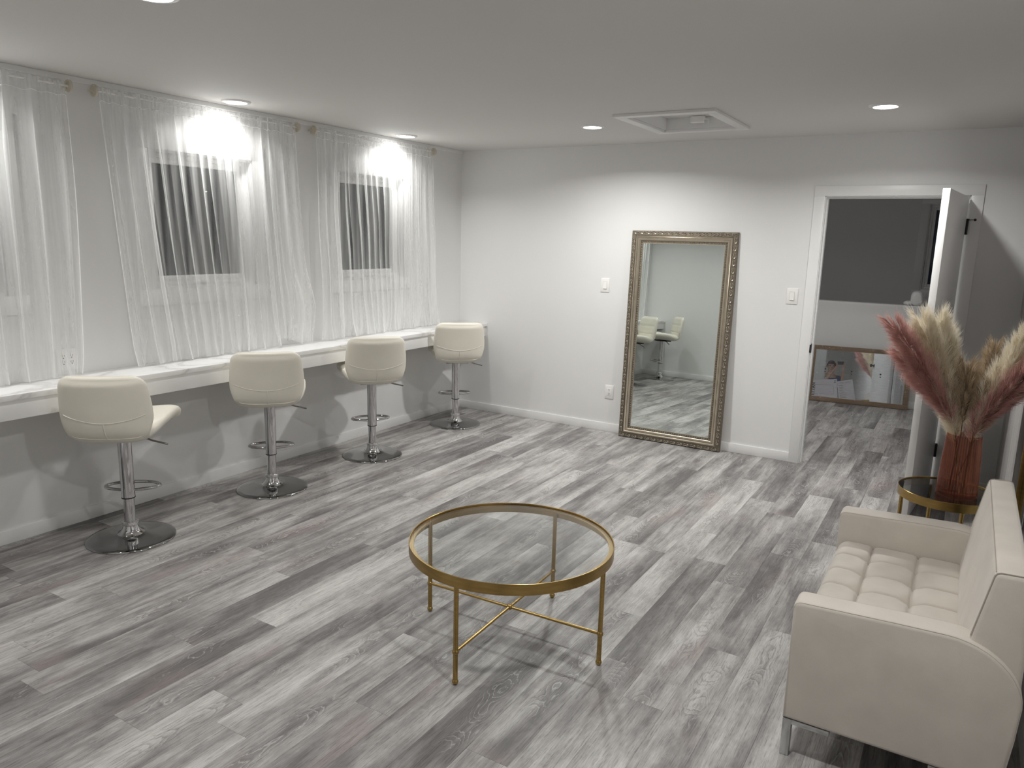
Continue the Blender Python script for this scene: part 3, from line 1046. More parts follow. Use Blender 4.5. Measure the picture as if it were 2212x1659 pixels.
# ================================================================== ELECTRICAL PLATES
def plate(name, label, cat, gangs, kind, pos, face):
    """built facing -y at origin, then turned"""
    t = thing(name, label, cat, pos, 0 if face == '-y' else PI/2)
    w2 = 0.041 if gangs == 1 else 0.058
    if kind == 'switch':
        w2 = 0.0405
    MB().cbox((-w2, -0.006, -0.060), (w2, 0, 0.060), 0.0022).build('cover_plate', 'plastic', t)
    xs = [0] if gangs == 1 else [-0.023, 0.023]
    for x in xs:
        if kind == 'switch':
            MB().box((x-0.0178, -0.0066, -0.034), (x+0.0178, -0.0058, 0.034)).build('rocker_shadow_line', 'greyplastic', t)  # grey drawn in for the shadow line around the rocker
            rk = MB()
            rk.add([(x-0.016, -0.0062, -0.032), (x+0.016, -0.0062, -0.032), (x+0.016, -0.0062, 0.032), (x-0.016, -0.0062, 0.032),
                    (x-0.016, -0.0125, -0.030), (x+0.016, -0.0125, -0.030), (x+0.016, -0.0075, 0.032), (x-0.016, -0.0075, 0.032)],
                   [(4, 5, 6, 7), (0, 4, 7, 3), (1, 2, 6, 5), (0, 1, 5, 4), (3, 7, 6, 2)])
            rk.build('rocker', 'plastic', t, smooth=False)
        else:
            MB().cbox((x-0.0168, -0.0082, -0.0335), (x+0.0168, -0.005, 0.0335), 0.001).build('receptacle', 'plastic', t)
            sl = MB()
            for zc in (-0.017, 0.017):
                sl.box((x-0.0075, -0.0086, zc+0.001), (x-0.0050, -0.0075, zc+0.011))
                sl.box((x+0.0050, -0.0086, zc+0.002), (x+0.0075, -0.0075, zc+0.010))
                sl.box((x-0.003, -0.0086, zc-0.0095), (x+0.003, -0.0075, zc-0.0035))
            sl.build('slots', 'dark', t, smooth=False)
    return t
MT['greyplastic'] = simple('shadow_line_plastic', (0.55, 0.55, 0.53), 0.4, var=0.02)
plate('light_switch', 'white rocker light switch between the corner and the tall mirror', 'light switch', 1, 'switch', (1.546, 0, 1.303), '-y')
plate('light_switch', 'white rocker light switch beside the door casing', 'light switch', 1, 'switch', (3.112, 0, 1.304), '-y')
plate('wall_outlet', 'white duplex outlet low on the wall beside the tall mirror', 'outlet', 1, 'outlet', (1.637, 0, 0.361), '-y')
plate('wall_outlet', 'white double outlet behind the curtain nearest the camera', 'outlet', 2, 'outlet', (0, -3.81, 0.957), '+x')
plate('wall_outlet', 'white double outlet behind the hitched-up corner of the middle curtain', 'outlet', 2, 'outlet', (0, -2.15, 0.957), '+x')

# ================================================================== TALL LEANING MIRROR
mr = thing('floor_mirror', 'tall mirror in an ornate champagne frame leaning on the wall', 'mirror', (1.782, -0.083, 0.002), math.radians(0.6))
MWd, MHt = 0.892, 1.775
LEAN = math.radians(2.2)
mr.rotation_euler = (-LEAN, 0, math.radians(0.6))
# local: x along width, z up, -y to the room; frame section (inset, depth)
sec = [(0.0, 0.022), (0.0, -0.006), (0.004, -0.012), (0.036, -0.014), (0.038, -0.008), (0.041, -0.008), (0.044, -0.017), (0.050, -0.021),
       (0.056, -0.018), (0.058, -0.012), (0.062, -0.012), (0.066, -0.017), (0.076, -0.016), (0.082, -0.008), (0.084, -0.003), (0.097, -0.002), (0.099, -0.004), (0.103, -0.004), (0.103, 0.006)]
def frame_ring(sec_part):
    b = MB()
    n = len(sec_part)
    vs = []
    for (i, d) in sec_part:
        vs += [(i, d, i), (MWd-i, d, i), (MWd-i, d, MHt-i), (i, d, MHt-i)]
    fs = []
    for k in range(n-1):
        for c in range(4):
            c2 = (c+1) % 4
            fs.append((k*4+c, k*4+c2, (k+1)*4+c2, (k+1)*4+c))
    return b.add(vs, fs)
frame_ring(sec[0:5]).build('outer_band', 'champagne_dark', mr, angle=30)
frame_ring(sec[4:14]).build('frame_moulding', 'champagne', mr, angle=50)
frame_ring(sec[13:16]).build('inner_band', 'champagne_dark', mr, angle=30)
frame_ring(sec[15:19]).build('sight_edge', 'champagne', mr, angle=30)
MB().box((0.004, 0.008, 0.004), (MWd-0.004, 0.022, MHt-0.004)).build('backing_board', 'cardboard', mr, smooth=False)
MB().box((0.102, 0.0005, 0.102), (MWd-0.102, 0.0075, MHt-0.102)).build('mirror_glass', 'mirror', mr, smooth=False)
# running scrolls on the outer band
spi = []
for k in range(15):
    a = k/14*3.6*PI/2+0.4
    r = 0.0135*(1-k/17)
    spi.append((r*math.cos(a)-0.004, -0.0145-0.0025*math.sin(PI*k/14), r*math.sin(a)*0.95))
tail = [(0.030, -0.014, 0.006), (0.022, -0.0155, 0.011), (0.014, -0.0165, 0.0085)]
scm = MB().tube(tail+spi, [0.0012, 0.0026, 0.0032]+[0.0034-0.0012*k/14 for k in range(15)], 5).ball((-0.004, -0.0155, 0), 0.0040, 6, 4)
scm.tube([(0.014, -0.0145, -0.011), (0.022, -0.0160, -0.006), (0.029, -0.0145, -0.001)], [0.0012, 0.003, 0.0012], 5)
sc0 = scm.build('scroll_ornament', 'champagne_relief', mr, angle=60)
def put_scroll(x, z, rot, first=False):
    o = sc0 if first else sc0.copy()
    if not first:
        COL.objects.link(o)
        o.parent = mr
    o.location = (x, 0, z)
    o.rotation_euler = (0, rot, 0)
def spread(a, b, pitch):
    n = max(1, round((b-a)/pitch))
    return [a+(b-a)*(i+0.5)/n for i in range(n)]
first = True
for x in spread(0.01, MWd-0.01, 0.058):
    put_scroll(x, MHt-0.019, 0, first)
    first = False
    put_scroll(x, 0.019, PI)
for z in spread(0.045, MHt-0.045, 0.058):
    put_scroll(0.019, z, PI/2)
    put_scroll(MWd-0.019, z, -PI/2)
# small leaf beading of the sight band (too small to pick apart singly)
bd = MB()
def leaf_bead(x, z, horiz):
    a, b = (0.0085, 0.0042) if horiz else (0.0042, 0.0085)
    bd.add([(x-a, -0.0025, z), (x, -0.0025, z-b), (x+a, -0.0025, z), (x, -0.0025, z+b), (x, -0.0085, z)],
           [(0, 1, 4), (1, 2, 4), (2, 3, 4), (3, 0, 4)])
for x in spread(0.086, MWd-0.086, 0.020):
    leaf_bead(x, 0.0905, True)
    leaf_bead(x, MHt-0.0905, True)
for z in spread(0.1, MHt-0.1, 0.020):
    leaf_bead(0.0905, z, False)
    leaf_bead(MWd-0.0905, z, False)
bo = bd.build('leaf_beading', 'champagne_relief', mr, smooth=False)
bo['kind'] = 'stuff'

# ================================================================== COFFEE TABLE
def round_table(name, label, loc, R, z, legR, band, glassmat, legs, legr, rail=True, rz=0.0):
    t = thing(name, label, 'table', loc, rz)
    prof = [(R-0.004, z-band), (R, z-band+0.001), (R, z-0.001), (R-0.001, z), (R-0.003, z), (R-0.004, z-0.001), (R-0.004, z-0.012), (R-0.022, z-0.012), (R-0.022, z-0.020), (R-0.004, z-0.020)]
    b = MB().lathe(prof+[prof[0]], 96, capb=False, capt=False)
    b.build('rim', 'brass', t, angle=30)
    g = MB().lathe([(0.0005, z-0.0118), (R-0.0045, z-0.0118), (R-0.0045, z-0.0058), (0.0005, z-0.0058)], 96, capb=False, capt=False)
    g.build('glass_top', glassmat, t, angle=30)
    for k in range(legs):
        a = 2*PI*k/legs
        x, y = legR*math.cos(a), legR*math.sin(a)
        lm = MB().tube([(x, y, 0.012), (x, y, z-0.020)], legr, 14)
        lm.ball((x, y, 0.0125), 0.0130, 14, 8)
        if rail:
            lm.ball((x, y, 0.137), 0.0135, 14, 8)
        lm.build('leg', 'brass', t)
    if rail:
        for a in (0, PI/2):
            x, y = legR*math.cos(a), legR*math.sin(a)
            MB().tube([(-x, -y, 0.137), (x, y, 0.137)], 0.0063, 10).build('stretcher', 'brass', t)
        MB().ball((0, 0, 0.137), 0.0135, 14, 8).build('centre_boss', 'brass', t)
    return t
round_table('coffee_table', 'round glass-topped brass coffee table in the middle of the floor', (2.750, -3.510, 0), 0.430, 0.450, 0.4180, 0.046, 'glass', 4, 0.0096, rz=math.radians(1.8))
round_table('side_table', 'small round smoked-glass brass side table under the vase', (4.298, -1.828, 0), 0.223, 0.500, 0.2095, 0.045, 'smoke', 4, 0.0095, rail=False, rz=math.radians(20))

# ================================================================== SOFA
def q_arc(cx, cz, rx, rz_, a0, a1, n):
    return [(cx+rx*math.cos(a0+(a1-a0)*i/n), cz+rz_*math.sin(a0+(a1-a0)*i/n)) for i in range(n+1)]
YN, YFa = -3.650, -2.560
sofa = thing('sofa', 'oatmeal fabric two-seat sofa with tufted seat and chrome legs', 'sofa', (4.22, -3.105, 0))
def loc(o):
    return at(o, sofa)
x0, zb, za = 3.905, 0.138, 0.560
out = [(x0, zb)] + [(x0, za-0.022)] + q_arc(x0+0.022, za-0.022, 0.022, 0.022, PI, PI/2, 4)[1:] + [(4.20, za+0.012), (4.34, za+0.016)]
out += q_arc(4.34, 0.40, 0.205, za+0.016-0.40, PI/2, 0, 12)[1:] + [(4.540, 0.30), (4.525, zb)]
TA = 0.098
for (a0, a1) in ((YN, YN+TA), (YFa-TA, YFa)):
    arm = loc(prism(out, 'y', a0, a1, 0.014, 3).build('arm', 'velvet', sofa, angle=50))
    for yy in (a0, a1):
        s = 0.004 if yy == a0 else -0.004
        pts = [(u, yy+s, v) for u, v in out[1:-1]]
        # corner piping
        cp = []
        for (u, y_, v) in pts:
            c = Vector((u-4.2, 0, v-0.35))
            cp.append((u-0.003*(1 if u > 4.2 else -1), y_, v-0.003))
        MB().tube(cp, 0.0014, 6).build('piping', 'velvet_seam', arm)
yi0, yi1 = YN+TA, YFa-TA
loc(MB().cbox((x0+0.020, yi0+0.001, 0.138), (4.40, yi1-0.001, 0.302), 0.012).build('seat_rail', 'velvet', sofa))
# tufted cushion
CX0, CX1, CZ = x0+0.008, 4.385, 0.440
xc = [CX0, 4.052, 4.223, CX1]
yrow = [yi1, -2.815, -2.978, -3.138, -3.302, -3.466, yi0]
def pillow(t):
    return (1-(2*t-1)**2)
def cell(v, edges):
    es = sorted(edges)
    for i in range(len(es)-1):
        if v <= es[i+1]+1e-9:
            return i, (v-es[i])/(es[i+1]-es[i]), len(es)-1
    return len(es)-2, 1.0, len(es)-1
def seat_fn(u, v):
    x = CX0+u*(CX1-CX0)
    y = yi0+0.002+v*(yi1-yi0-0.004)
    i, tx, nx = cell(x, xc)
    j, ty, ny = cell(y, yrow)
    if (i == 0 and tx < 0.5):
        px = 1.0
    else:
        px = 1-abs(2*tx-1)**5
    py = 1-abs(2*ty-1)**5
    if (j == 0 and ty < 0.5) or (j == ny-1 and ty > 0.5):
        py = 1.0
    # button dimples where seams cross
    d = 9
    for xx in xc[1:3]:
        for yy in yrow[1:-1]:
            d = min(d, math.hypot(x-xx, y-yy))
    z = CZ-0.030+0.016*math.sqrt(max(0, px))+0.014*math.sqrt(max(0, py))-0.020*math.exp(-(d/0.030)**2)
    dx_ = min(abs(x-xx) for xx in xc[1:3])
    dy_ = min(abs(y-yy) for yy in yrow[1:-1])
    z -= 0.007*math.exp(-(dx_/0.0055)**2)+0.007*math.exp(-(dy_/0.0055)**2)
    ex = min(x-CX0, 0.05)/0.05
    z -= 0.055*(1-math.sqrt(max(0, 1-(1-ex)**2)))
    ey = min(min(y-yi0, yi1-y), 0.03)/0.03
    z -= 0.020*(1-math.sqrt(max(0, 1-(1-ey)**2)))
    return (x, y, z)
cu = MB()
NUc, NVc = 150, 260
cu.grid(seat_fn, NUc, NVc)
skirt = []
idx = lambda i, j: j*(NUc+1)+i
per = [idx(i, 0) for i in range(NUc+1)]+[idx(NUc, j) for j in range(1, NVc+1)]+[idx(i, NVc) for i in range(NUc-1, -1, -1)]+[idx(0, j) for j in range(NVc-1, 0, -1)]
o_ = len(cu.v)
cu.v += [(cu.v[i][0], cu.v[i][1], 0.300) for i in per]
nP = len(per)
cu.f += [(per[k], o_+k, o_+(k+1) % nP, per[(k+1) % nP]) for k in range(nP)]
loc(cu.build('seat_cushion', 'velvet', sofa, angle=70))
# back
bpl = [(4.360, 0.30), (4.372, 0.44), (4.394, 0.58), (4.428, 0.768)] + q_arc(4.446, 0.768, 0.018, 0.022, PI, PI/2, 3)[1:] + [(4.500, 0.792)] + q_arc(4.500, 0.774, 0.016, 0.018, PI/2, 0, 3)[1:] + [(4.535, 0.55), (4.538, 0.34), (4.500, 0.16), (4.40, 0.16)]
bk_ = loc(prism(bpl, 'y', YN+0.022, YFa-0.022, 0.016, 3).build('backrest', 'velvet', sofa, angle=50))
for yy in (YN+0.026, YFa-0.026):
    MB().tube([(u, yy, v) for u, v in bpl[2:10]], 0.0014, 6).build('piping', 'velvet_seam', bk_)
MB().tube([(4.433, YN+0.04, 0.786), (4.433, YFa-0.04, 0.786)], 0.0014, 6).build('piping', 'velvet_seam', bk_)
# chrome flat-bar legs with a short return under the arm
for (lx, ly, dx) in ((3.908, YN+0.004, 1), (3.908, YFa-0.038, 1), (4.470, YN+0.004, -1), (4.470, YFa-0.038, -1)):
    lm = MB()
    xl = lx if dx > 0 else lx-0.016
    lm.cbox((xl, ly, 0.001), (xl+0.028, ly+0.034, 0.137), 0.0015)
    xa_, xb_ = (xl+0.026, xl+0.145) if dx > 0 else (xl-0.117, xl+0.002)
    lm.cbox((xa_, ly+0.001, 0.119), (xb_, ly+0.033, 0.137), 0.0015)
    loc(lm.build('leg', 'steel', sofa))

# ================================================================== VASE AND PLUMES
VX, VY, VZ = 4.336, -1.868, 0.4945
flute = lambda a, z: 1+0.022*math.cos(44*a)
vp = [(0.0005, 0.010), (0.060, 0.009), (0.082, 0.012), (0.086, 0.018)]
outer = [(0.084, 0.0), (0.090, 0.006), (0.0885, 0.05), (0.083, 0.18), (0.0745, 0.312)]
inner = [(0.0715, 0.312), (0.0795, 0.18), (0.0845, 0.05), (0.084, 0.016), (0.0005, 0.014)]
vs_ = MB().lathe([(0.0005, 0.0)]+outer, 264, capb=False, capt=False, rfun=flute)
vs_.lathe(outer[-1:]+inner, 264, capb=False, capt=False)
vase = vs_.build('vase', 'rose', None, angle=180)
vase.location = (VX, VY, VZ)
tag(vase, 'ribbed rose-pink glass vase holding the plumes', 'vase')

def plume(label, mat, tip, rad, length_frac, n, seed, stemmat='stem', droop=0.06, base=None, hair_len=0.10, kink=0.0):
    r = np.random.default_rng(seed)
    tip = np.array(tip, float)
    a = r.uniform(0, 2*PI)
    b0 = np.array(base if base is not None else (VX+0.035*math.cos(a), VY+0.035*math.sin(a), VZ+0.02))
    neck_dir = np.array([tip[0]-VX, tip[1]-VY])
    neck_dir = neck_dir/(np.linalg.norm(neck_dir)+1e-6)
    neck = np.array([VX+neck_dir[0]*0.050, VY+neck_dir[1]*0.050, VZ+0.312])
    midp = neck+(tip-neck)*0.5+np.array([0, 0, droop])
    path = bez([b0, neck, midp, tip], 14)
    N = len(path)
    sm = MB().tube([tuple(p) for p in path], [0.0028-0.0018*i/(N-1) for i in range(N)], 6)
    tags = thing('pampas_plume', label, 'dried plume', tuple(b0), group='dried plumes in the vase')
    st = sm.build('stem', stemmat, tags)
    at(st, tags)
    # feathered hairs
    start = int(N*(1-length_frac))
    P = np.array(path)
    T_ = np.gradient(P, axis=0)
    T_ /= np.linalg.norm(T_, axis=1)[:, None]
    V_, F_, tone = [], [], []
    fr_n = 64
    for q in range(fr_n):
        # one feathery side branch of the plume
        s = ((q+r.random())/fr_n)**0.9
        k = start+s*0.90*(N-1-start)
        k0 = int(min(k, N-2))
        p = P[k0]+(P[k0+1]-P[k0])*(k-k0)
        t = T_[k0]
        e1 = np.cross(t, [0.3, 0.2, 0.9])
        e1 /= np.linalg.norm(e1)
        e2 = np.cross(t, e1)
        ang = q*2.399+r.uniform(-0.4, 0.4)
        d = e1*math.cos(ang)+e2*math.sin(ang)
        prof = math.sin(PI*min(1, 0.16+0.72*s))**0.7
        BL = hair_len*(0.75+0.5*r.random())*(0.5+0.5*prof)
        BR = rad*prof*(0.55+0.5*r.random())
        tn0 = r.random()
        bp0 = p
        for i in range(max(4, n//fr_n)):
            c = r.random()**0.7
            root = bp0+d*BR*0.80*c**0.8+t*BL*c
            hd2 = t*(0.55+0.5*r.random())+d*(0.50+0.9*r.random())*(1.15-0.5*c)+r.normal(0, 0.18, 3)
            hd2 /= np.linalg.norm(hd2)
            L = hair_len*(0.28+0.30*r.random())*(0.6+0.4*prof)
            sag = np.array([0, 0, -0.006*r.random()])
            side = np.cross(hd2, [0.2, 0.9, 0.35])
            side /= np.linalg.norm(side)+1e-9
            wv = 0.0005+0.0004*r.random()
            o = len(V_)
            tn = float(np.clip(0.10+0.45*c+0.25*tn0+0.30*r.random(), 0, 1))
            for g_, ww in ((0.0, 1.0), (0.5, 0.8), (1.0, 0.12)):
                pt = root+hd2*L*g_+t*L*0.25*g_*g_+sag*g_*g_
                V_.append(tuple(pt+side*wv*ww-b0))
                V_.append(tuple(pt-side*wv*ww-b0))
            for j in range(2):
                F_.append((o+2*j, o+2*j+1, o+2*j+3, o+2*j+2))
            tone += [tn*0.7, tn*0.7, tn, tn, min(1, tn*1.15), min(1, tn*1.15)]
    me = bpy.data.meshes.new('plume_hairs')
    me.from_pydata(V_, [], F_)
    at_ = me.attributes.new('tone', 'FLOAT', 'POINT')
    at_.data.foreach_set('value', tone)
    me.materials.append(MT[mat])
    ho = bpy.data.objects.new('plume_hairs', me)
    COL.objects.link(ho)
    ho.parent = tags
    ho['kind'] = 'stuff'
    return tags
plume('dusty pink plume arching out furthest towards the doorway', 'pl_pink', (3.990, -2.13, 1.335), 0.048, 0.66, 6120, 1, 'stem_dark', 0.03, hair_len=0.13)
plume('dusty pink plume low beneath the cream ones on the doorway side', 'pl_pink', (4.035, -2.05, 1.18), 0.048, 0.62, 4420, 2, 'stem_dark', 0.02, hair_len=0.12)
plume('tall cream plume leaning towards the doorway above the pink one', 'pl_cream', (4.105, -2.00, 1.330), 0.066, 0.72, 8840, 3, 'stem', 0.03, hair_len=0.14)
plume('tallest cream plume, straight in front of the door edge', 'pl_cream', (4.160, -1.95, 1.345), 0.070, 0.74, 9520, 4, 'stem', 0.02, hair_len=0.14)
plume('cream plume against the door leaf, pink hairs behind it', 'pl_cream', (4.195, -1.88, 1.29), 0.052, 0.68, 7140, 5, 'stem', 0.0, hair_len=0.13)
plume('short tan plume at the centre of the vase', 'pl_tan', (4.305, -1.95, 1.11), 0.063, 0.60, 5100, 6, 'stem_dark', 0.0, hair_len=0.11)
plume('thin tan plume standing up in the gap, with dark twigs', 'pl_tan', (4.408, -1.84, 1.235), 0.048, 0.66, 3060, 7, 'stem_dark', 0.0, hair_len=0.10)
plume('low tan plume at the vase mouth on the wall side', 'pl_tan', (4.380, -1.92, 1.06), 0.057, 0.55, 4080, 9, 'stem_dark', 0.0, hair_len=0.10)
plume('cream plume sweeping out towards the right-hand wall', 'pl_cream', (4.530, -2.02, 1.32), 0.071, 0.72, 8840, 10, 'stem', 0.03, hair_len=0.13)
plume('dusty pink plume sweeping low towards the right-hand wall', 'pl_pink', (4.545, -2.08, 1.17), 0.057, 0.72, 7140, 11, 'stem_dark', 0.03, hair_len=0.12)

# ================================================================== WHITE DRAPE AND GOLD MIRROR ON THE RIGHT WALL
dr_ = thing('drape', 'white gathered drape hanging on the right-hand wall behind the vase', 'curtain', (XR, -0.85, 0))
def drf(u, v):
    y = -1.62+u*1.54
    x = XR-0.030-0.014*math.sin(u*95+1.5*math.sin(v*3))-0.006*math.sin(u*41+2*v)
    return (min(x, XR-0.012)-XR, y+0.85, 2.30-v*2.28)
MB().grid(drf, 260, 16).build('drape_panel', 'drape', dr_, angle=180)
MB().tube([(-0.030, -1.68+0.85, 2.31), (-0.030, -0.03+0.85, 2.31)], 0.008, 10).build('rod', 'plastic', dr_)
gm = thing('wall_mirror', 'slim gold-framed mirror on the right-hand wall behind the sofa', 'mirror', (XR, -2.17, 0))
gf = MB()
for lo, hi in (((-0.030, -0.48, 0.20), (-0.001, -0.455, 1.90)), ((-0.030, 0.455, 0.20), (-0.001, 0.48, 1.90)), ((-0.030, -0.455, 0.20), (-0.001, 0.455, 0.225)), ((-0.030, -0.455, 1.875), (-0.001, 0.455, 1.90))):
    gf.cbox(lo, hi, 0.002)
gf.build('frame', 'brass', gm)
MB().box((-0.012, -0.456, 0.224), (-0.002, 0.456, 1.876)).build('mirror_glass', 'mirror', gm, smooth=False)

# ================================================================== PACKAGED MIRROR IN THE OTHER ROOM
pk = thing('packaged_mirror', 'mirror in cardboard edging and clear wrap leaning on the half wall', 'mirror', (2.892, 2.646, 0.003), math.radians(7))
pk.rotation_euler = (-math.radians(8), 0, math.radians(7))
PWd, PHt = 0.975, 0.615
MB().cbox((0, -0.012, 0), (PWd, 0.026, 0.048), 0.003).build('cardboard_edge', 'cardboard', pk)
MB().cbox((0, -0.012, PHt-0.046), (PWd, 0.026, PHt), 0.003).build('cardboard_edge', 'cardboard', pk)
MB().cbox((0, -0.0115, 0.048), (0.022, 0.0255, PHt-0.046), 0.003).build('cardboard_edge', 'cardboard', pk)
MB().cbox((PWd-0.050, -0.0115, 0.048), (PWd, 0.0255, PHt-0.046), 0.003).build('cardboard_edge', 'cardboard', pk)
MB().box((0.02, 0.0, 0.04), (PWd-0.045, 0.006, PHt-0.04)).build('mirror_glass', 'mirror2', pk, smooth=False)
fm = MB()
def film(u, v):
    x, z = -0.004+u*(PWd+0.008), -0.002+v*(PHt+0.004)
    n = 0.5+0.5*math.sin(x*23+z*31+2*math.sin(z*17))*math.sin(x*41-z*13)
    return (x, -0.0135-0.003*n, z)
fm.grid(film, 60, 40).build('plastic_film', 'film', pk, angle=180)
# creases of the wrap; its bright streak and sparkles put in as white facets
rc = random.Random(12)
cr = MB()
cpts = [(0.900, 0.445), (0.893, 0.395), (0.886, 0.350), (0.884, 0.322), (0.878, 0.318), (0.892, 0.296), (0.905, 0.262), (0.914, 0.235)]
cw = [0.0015, 0.004, 0.0055, 0.0045, 0.007, 0.004, 0.003, 0.001]
vs = []
for (x, z), w_ in zip(cpts, cw):
    vs += [(x-w_, -0.0165, z), (x, -0.0205, z), (x+w_, -0.0165, z)]
cr.add(vs, [(3*i+j, 3*i+j+1, 3*i+j+4, 3*i+j+3) for i in range(len(cpts)-1) for j in (0, 1)])
def sparkle_facet(x, z, L):
    a = rc.uniform(0, PI)
    dx, dz = L*math.cos(a), L*math.sin(a)
    cr.add([(x-dx, -0.0172, z-dz), (x+dz*0.25, -0.0205, z-dx*0.25), (x+dx, -0.0172, z+dz), (x-dz*0.25, -0.0172, z+dx*0.25)], [(0, 1, 2), (0, 2, 3)])
for k in range(34):
    x = rc.choice([rc.uniform(0.02, 0.30), rc.uniform(0.55, 0.95), rc.uniform(0.02, 0.95)])
    sparkle_facet(x, PHt-rc.uniform(0.004, 0.044), rc.uniform(0.002, 0.007))
for k in range(8):
    sparkle_facet(rc.uniform(0.93, 0.97), rc.uniform(0.08, 0.5), rc.uniform(0.003, 0.008))
for k in range(5):
    sparkle_facet(rc.uniform(0.02, 0.2), rc.uniform(0.006, 0.04), rc.uniform(0.002, 0.006))
ob_ = cr.build('wrap_crease_glints', 'wrap', pk, smooth=False)
ob_['kind'] = 'stuff'
def quad(name, mat, P_, y, parent, th=0.0006):
    m = MB()
    vs = [(x, y, z) for x, z in P_]+[(x, y+th, z) for x, z in P_]
    m.add(vs, [(0, 1, 2, 3), (7, 6, 5, 4), (0, 4, 5, 1), (1, 5, 6, 2), (2, 6, 7, 3), (3, 7, 4, 0)])
    return m.build(name, mat, parent, smooth=False)
S1 = [(0.023, 0.049), (0.288, 0.049), (0.262, 0.259), (0.023, 0.226)]
sh1 = quad('printed_sheet', 'paper', S1, -0.0045, pk)
S2 = [(0.303, 0.049), (0.468, 0.049), (0.418, 0.270), (0.266, 0.232)]
sh2 = quad('printed_sheet', 'paper', S2, -0.0035, pk)
# picture outline on the first sheet
A_, B_, C_, D_ = (0.052, 0.072), (0.244, 0.090), (0.232, 0.190), (0.048, 0.178)
ol = MB()
for (p, q) in ((A_, B_), (B_, C_), (C_, D_), (D_, A_)):
    ol.tube([(p[0], -0.0048, p[1]), (q[0], -0.0048, q[1])], 0.0013, 4)
ol.build('outline', 'greyink', sh1, smooth=False)
def text(body, size, loc_, rot, mat, parent, name='lettering'):
    cu_ = bpy.data.curves.new(name, 'FONT')
    cu_.body = body
    cu_.size = size
    cu_.extrude = 0.0002
    cu_.align_x = 'LEFT'
    cu_.space_character = 1.05
    cu_.offset = size*0.018
    cu_.materials.append(MT[mat])
    tmp = bpy.data.objects.new('tmp', cu_)
    COL.objects.link(tmp)
    dg = bpy.context.evaluated_depsgraph_get()
    me_ = bpy.data.meshes.new_from_object(tmp.evaluated_get(dg))
    bpy.data.objects.remove(tmp)
    o = bpy.data.objects.new(name, me_)
    COL.objects.link(o)
    o.parent = parent
    o.location = loc_
    o.rotation_euler = rot
    return o
# rotated heading along the sheet's left edge, reading upwards
text('ETTAN', 0.044, (0.0465, -0.0050, 0.056), (PI/2, -PI/2, 0), 'ink', sh1)
im = MB()
for lo, hi in (((0.236, 0.236), (0.256, 0.241)), ((0.236, 0.214), (0.256, 0.219)), ((0.2435, 0.219), (0.2485, 0.236))):
    im.box((lo[0], -0.0050, lo[1]), (hi[0], -0.0046, hi[1]))
im.build('printed_mark', 'ink', sh1, smooth=False)
# lines of small print on the second sheet
pr = MB()
rr = random.Random(4)
def s2pt(u, v):
    a = Vector((*S2[0], 0)).lerp(Vector((*S2[1], 0)), u)
    b = Vector((*S2[3], 0)).lerp(Vector((*S2[2], 0)), u)
    return a.lerp(b, v)
for k, v in enumerate((0.90, 0.84, 0.74, 0.65, 0.56, 0.47, 0.37, 0.27, 0.17, 0.08)):
    spans = [(0.08, 0.40), (0.50, 0.86)] if k == 0 else [(0.08, rr.uniform(0.28, 0.52))]
    if k == 1:
        spans = [(0.08, 0.90)]
    for a, b in spans:
        p, q = s2pt(a, v), s2pt(b, v)
        pr.tube([(p.x, -0.0038, p.y), (q.x, -0.0038, q.y)], 0.0011 if k == 1 else 0.0026, 4)
pr.build('small_print', 'greyink', sh2, smooth=False)
for (x, z) in ((0.134, 0.350), (0.400, 0.344), (0.685, 0.341)):
    dm_ = MB().box((x-0.0075, -0.003, z), (x+0.0075, -0.0008, z+0.016)).box((x-0.006, -0.003, z-0.026), (x+0.006, -0.0008, z-0.015))
    dm_.build('black_mark', 'ink', pk, smooth=False)

# white wrapped bundle on the half wall
bw_ = MB()
def lump(c, sx, sy, sz, seed, p=3.0, n=22, m=12, tw=0.0):
    r = np.random.default_rng(seed)
    ph = r.uniform(0, 6.3, 8)
    vs, fs = [], []
    for i in range(m+1):
        th = PI*i/m
        for k in range(n):
            a = 2*PI*k/n
            st, ct_ = math.sin(th), -math.cos(th)
            f = lambda q: math.copysign(abs(q)**(2/p), q)
            w_ = 1+0.06*math.sin(3*a+ph[0])*math.sin(2*th+ph[1])+0.05*math.sin(7*a+ph[2]+4*th)+0.04*math.sin(5*th+ph[3]+9*a)
            vs.append((c[0]+sx*f(st*math.cos(a))*w_, c[1]+sy*f(st*math.sin(a))*w_, c[2]+sz*f(ct_)*(1+0.03*math.sin(a*4+ph[4]))))
    for i in range(m):
        for k in range(n):
            k2 = (k+1) % n
            fs.append((i*n+k, i*n+k2, (i+1)*n+k2, (i+1)*n+k))
    bw_.add(vs, fs)
lump((3.808, PY+0.065, 1.170), 0.056, 0.05, 0.074, 1)
lump((3.735, PY+0.060, 1.118), 0.045, 0.045, 0.024, 2, 2.2)
tag(bw_.build('wrapped_bundle', 'wrap', None, angle=60), 'crumpled white wrapped bundle on top of the half wall', 'bundle')

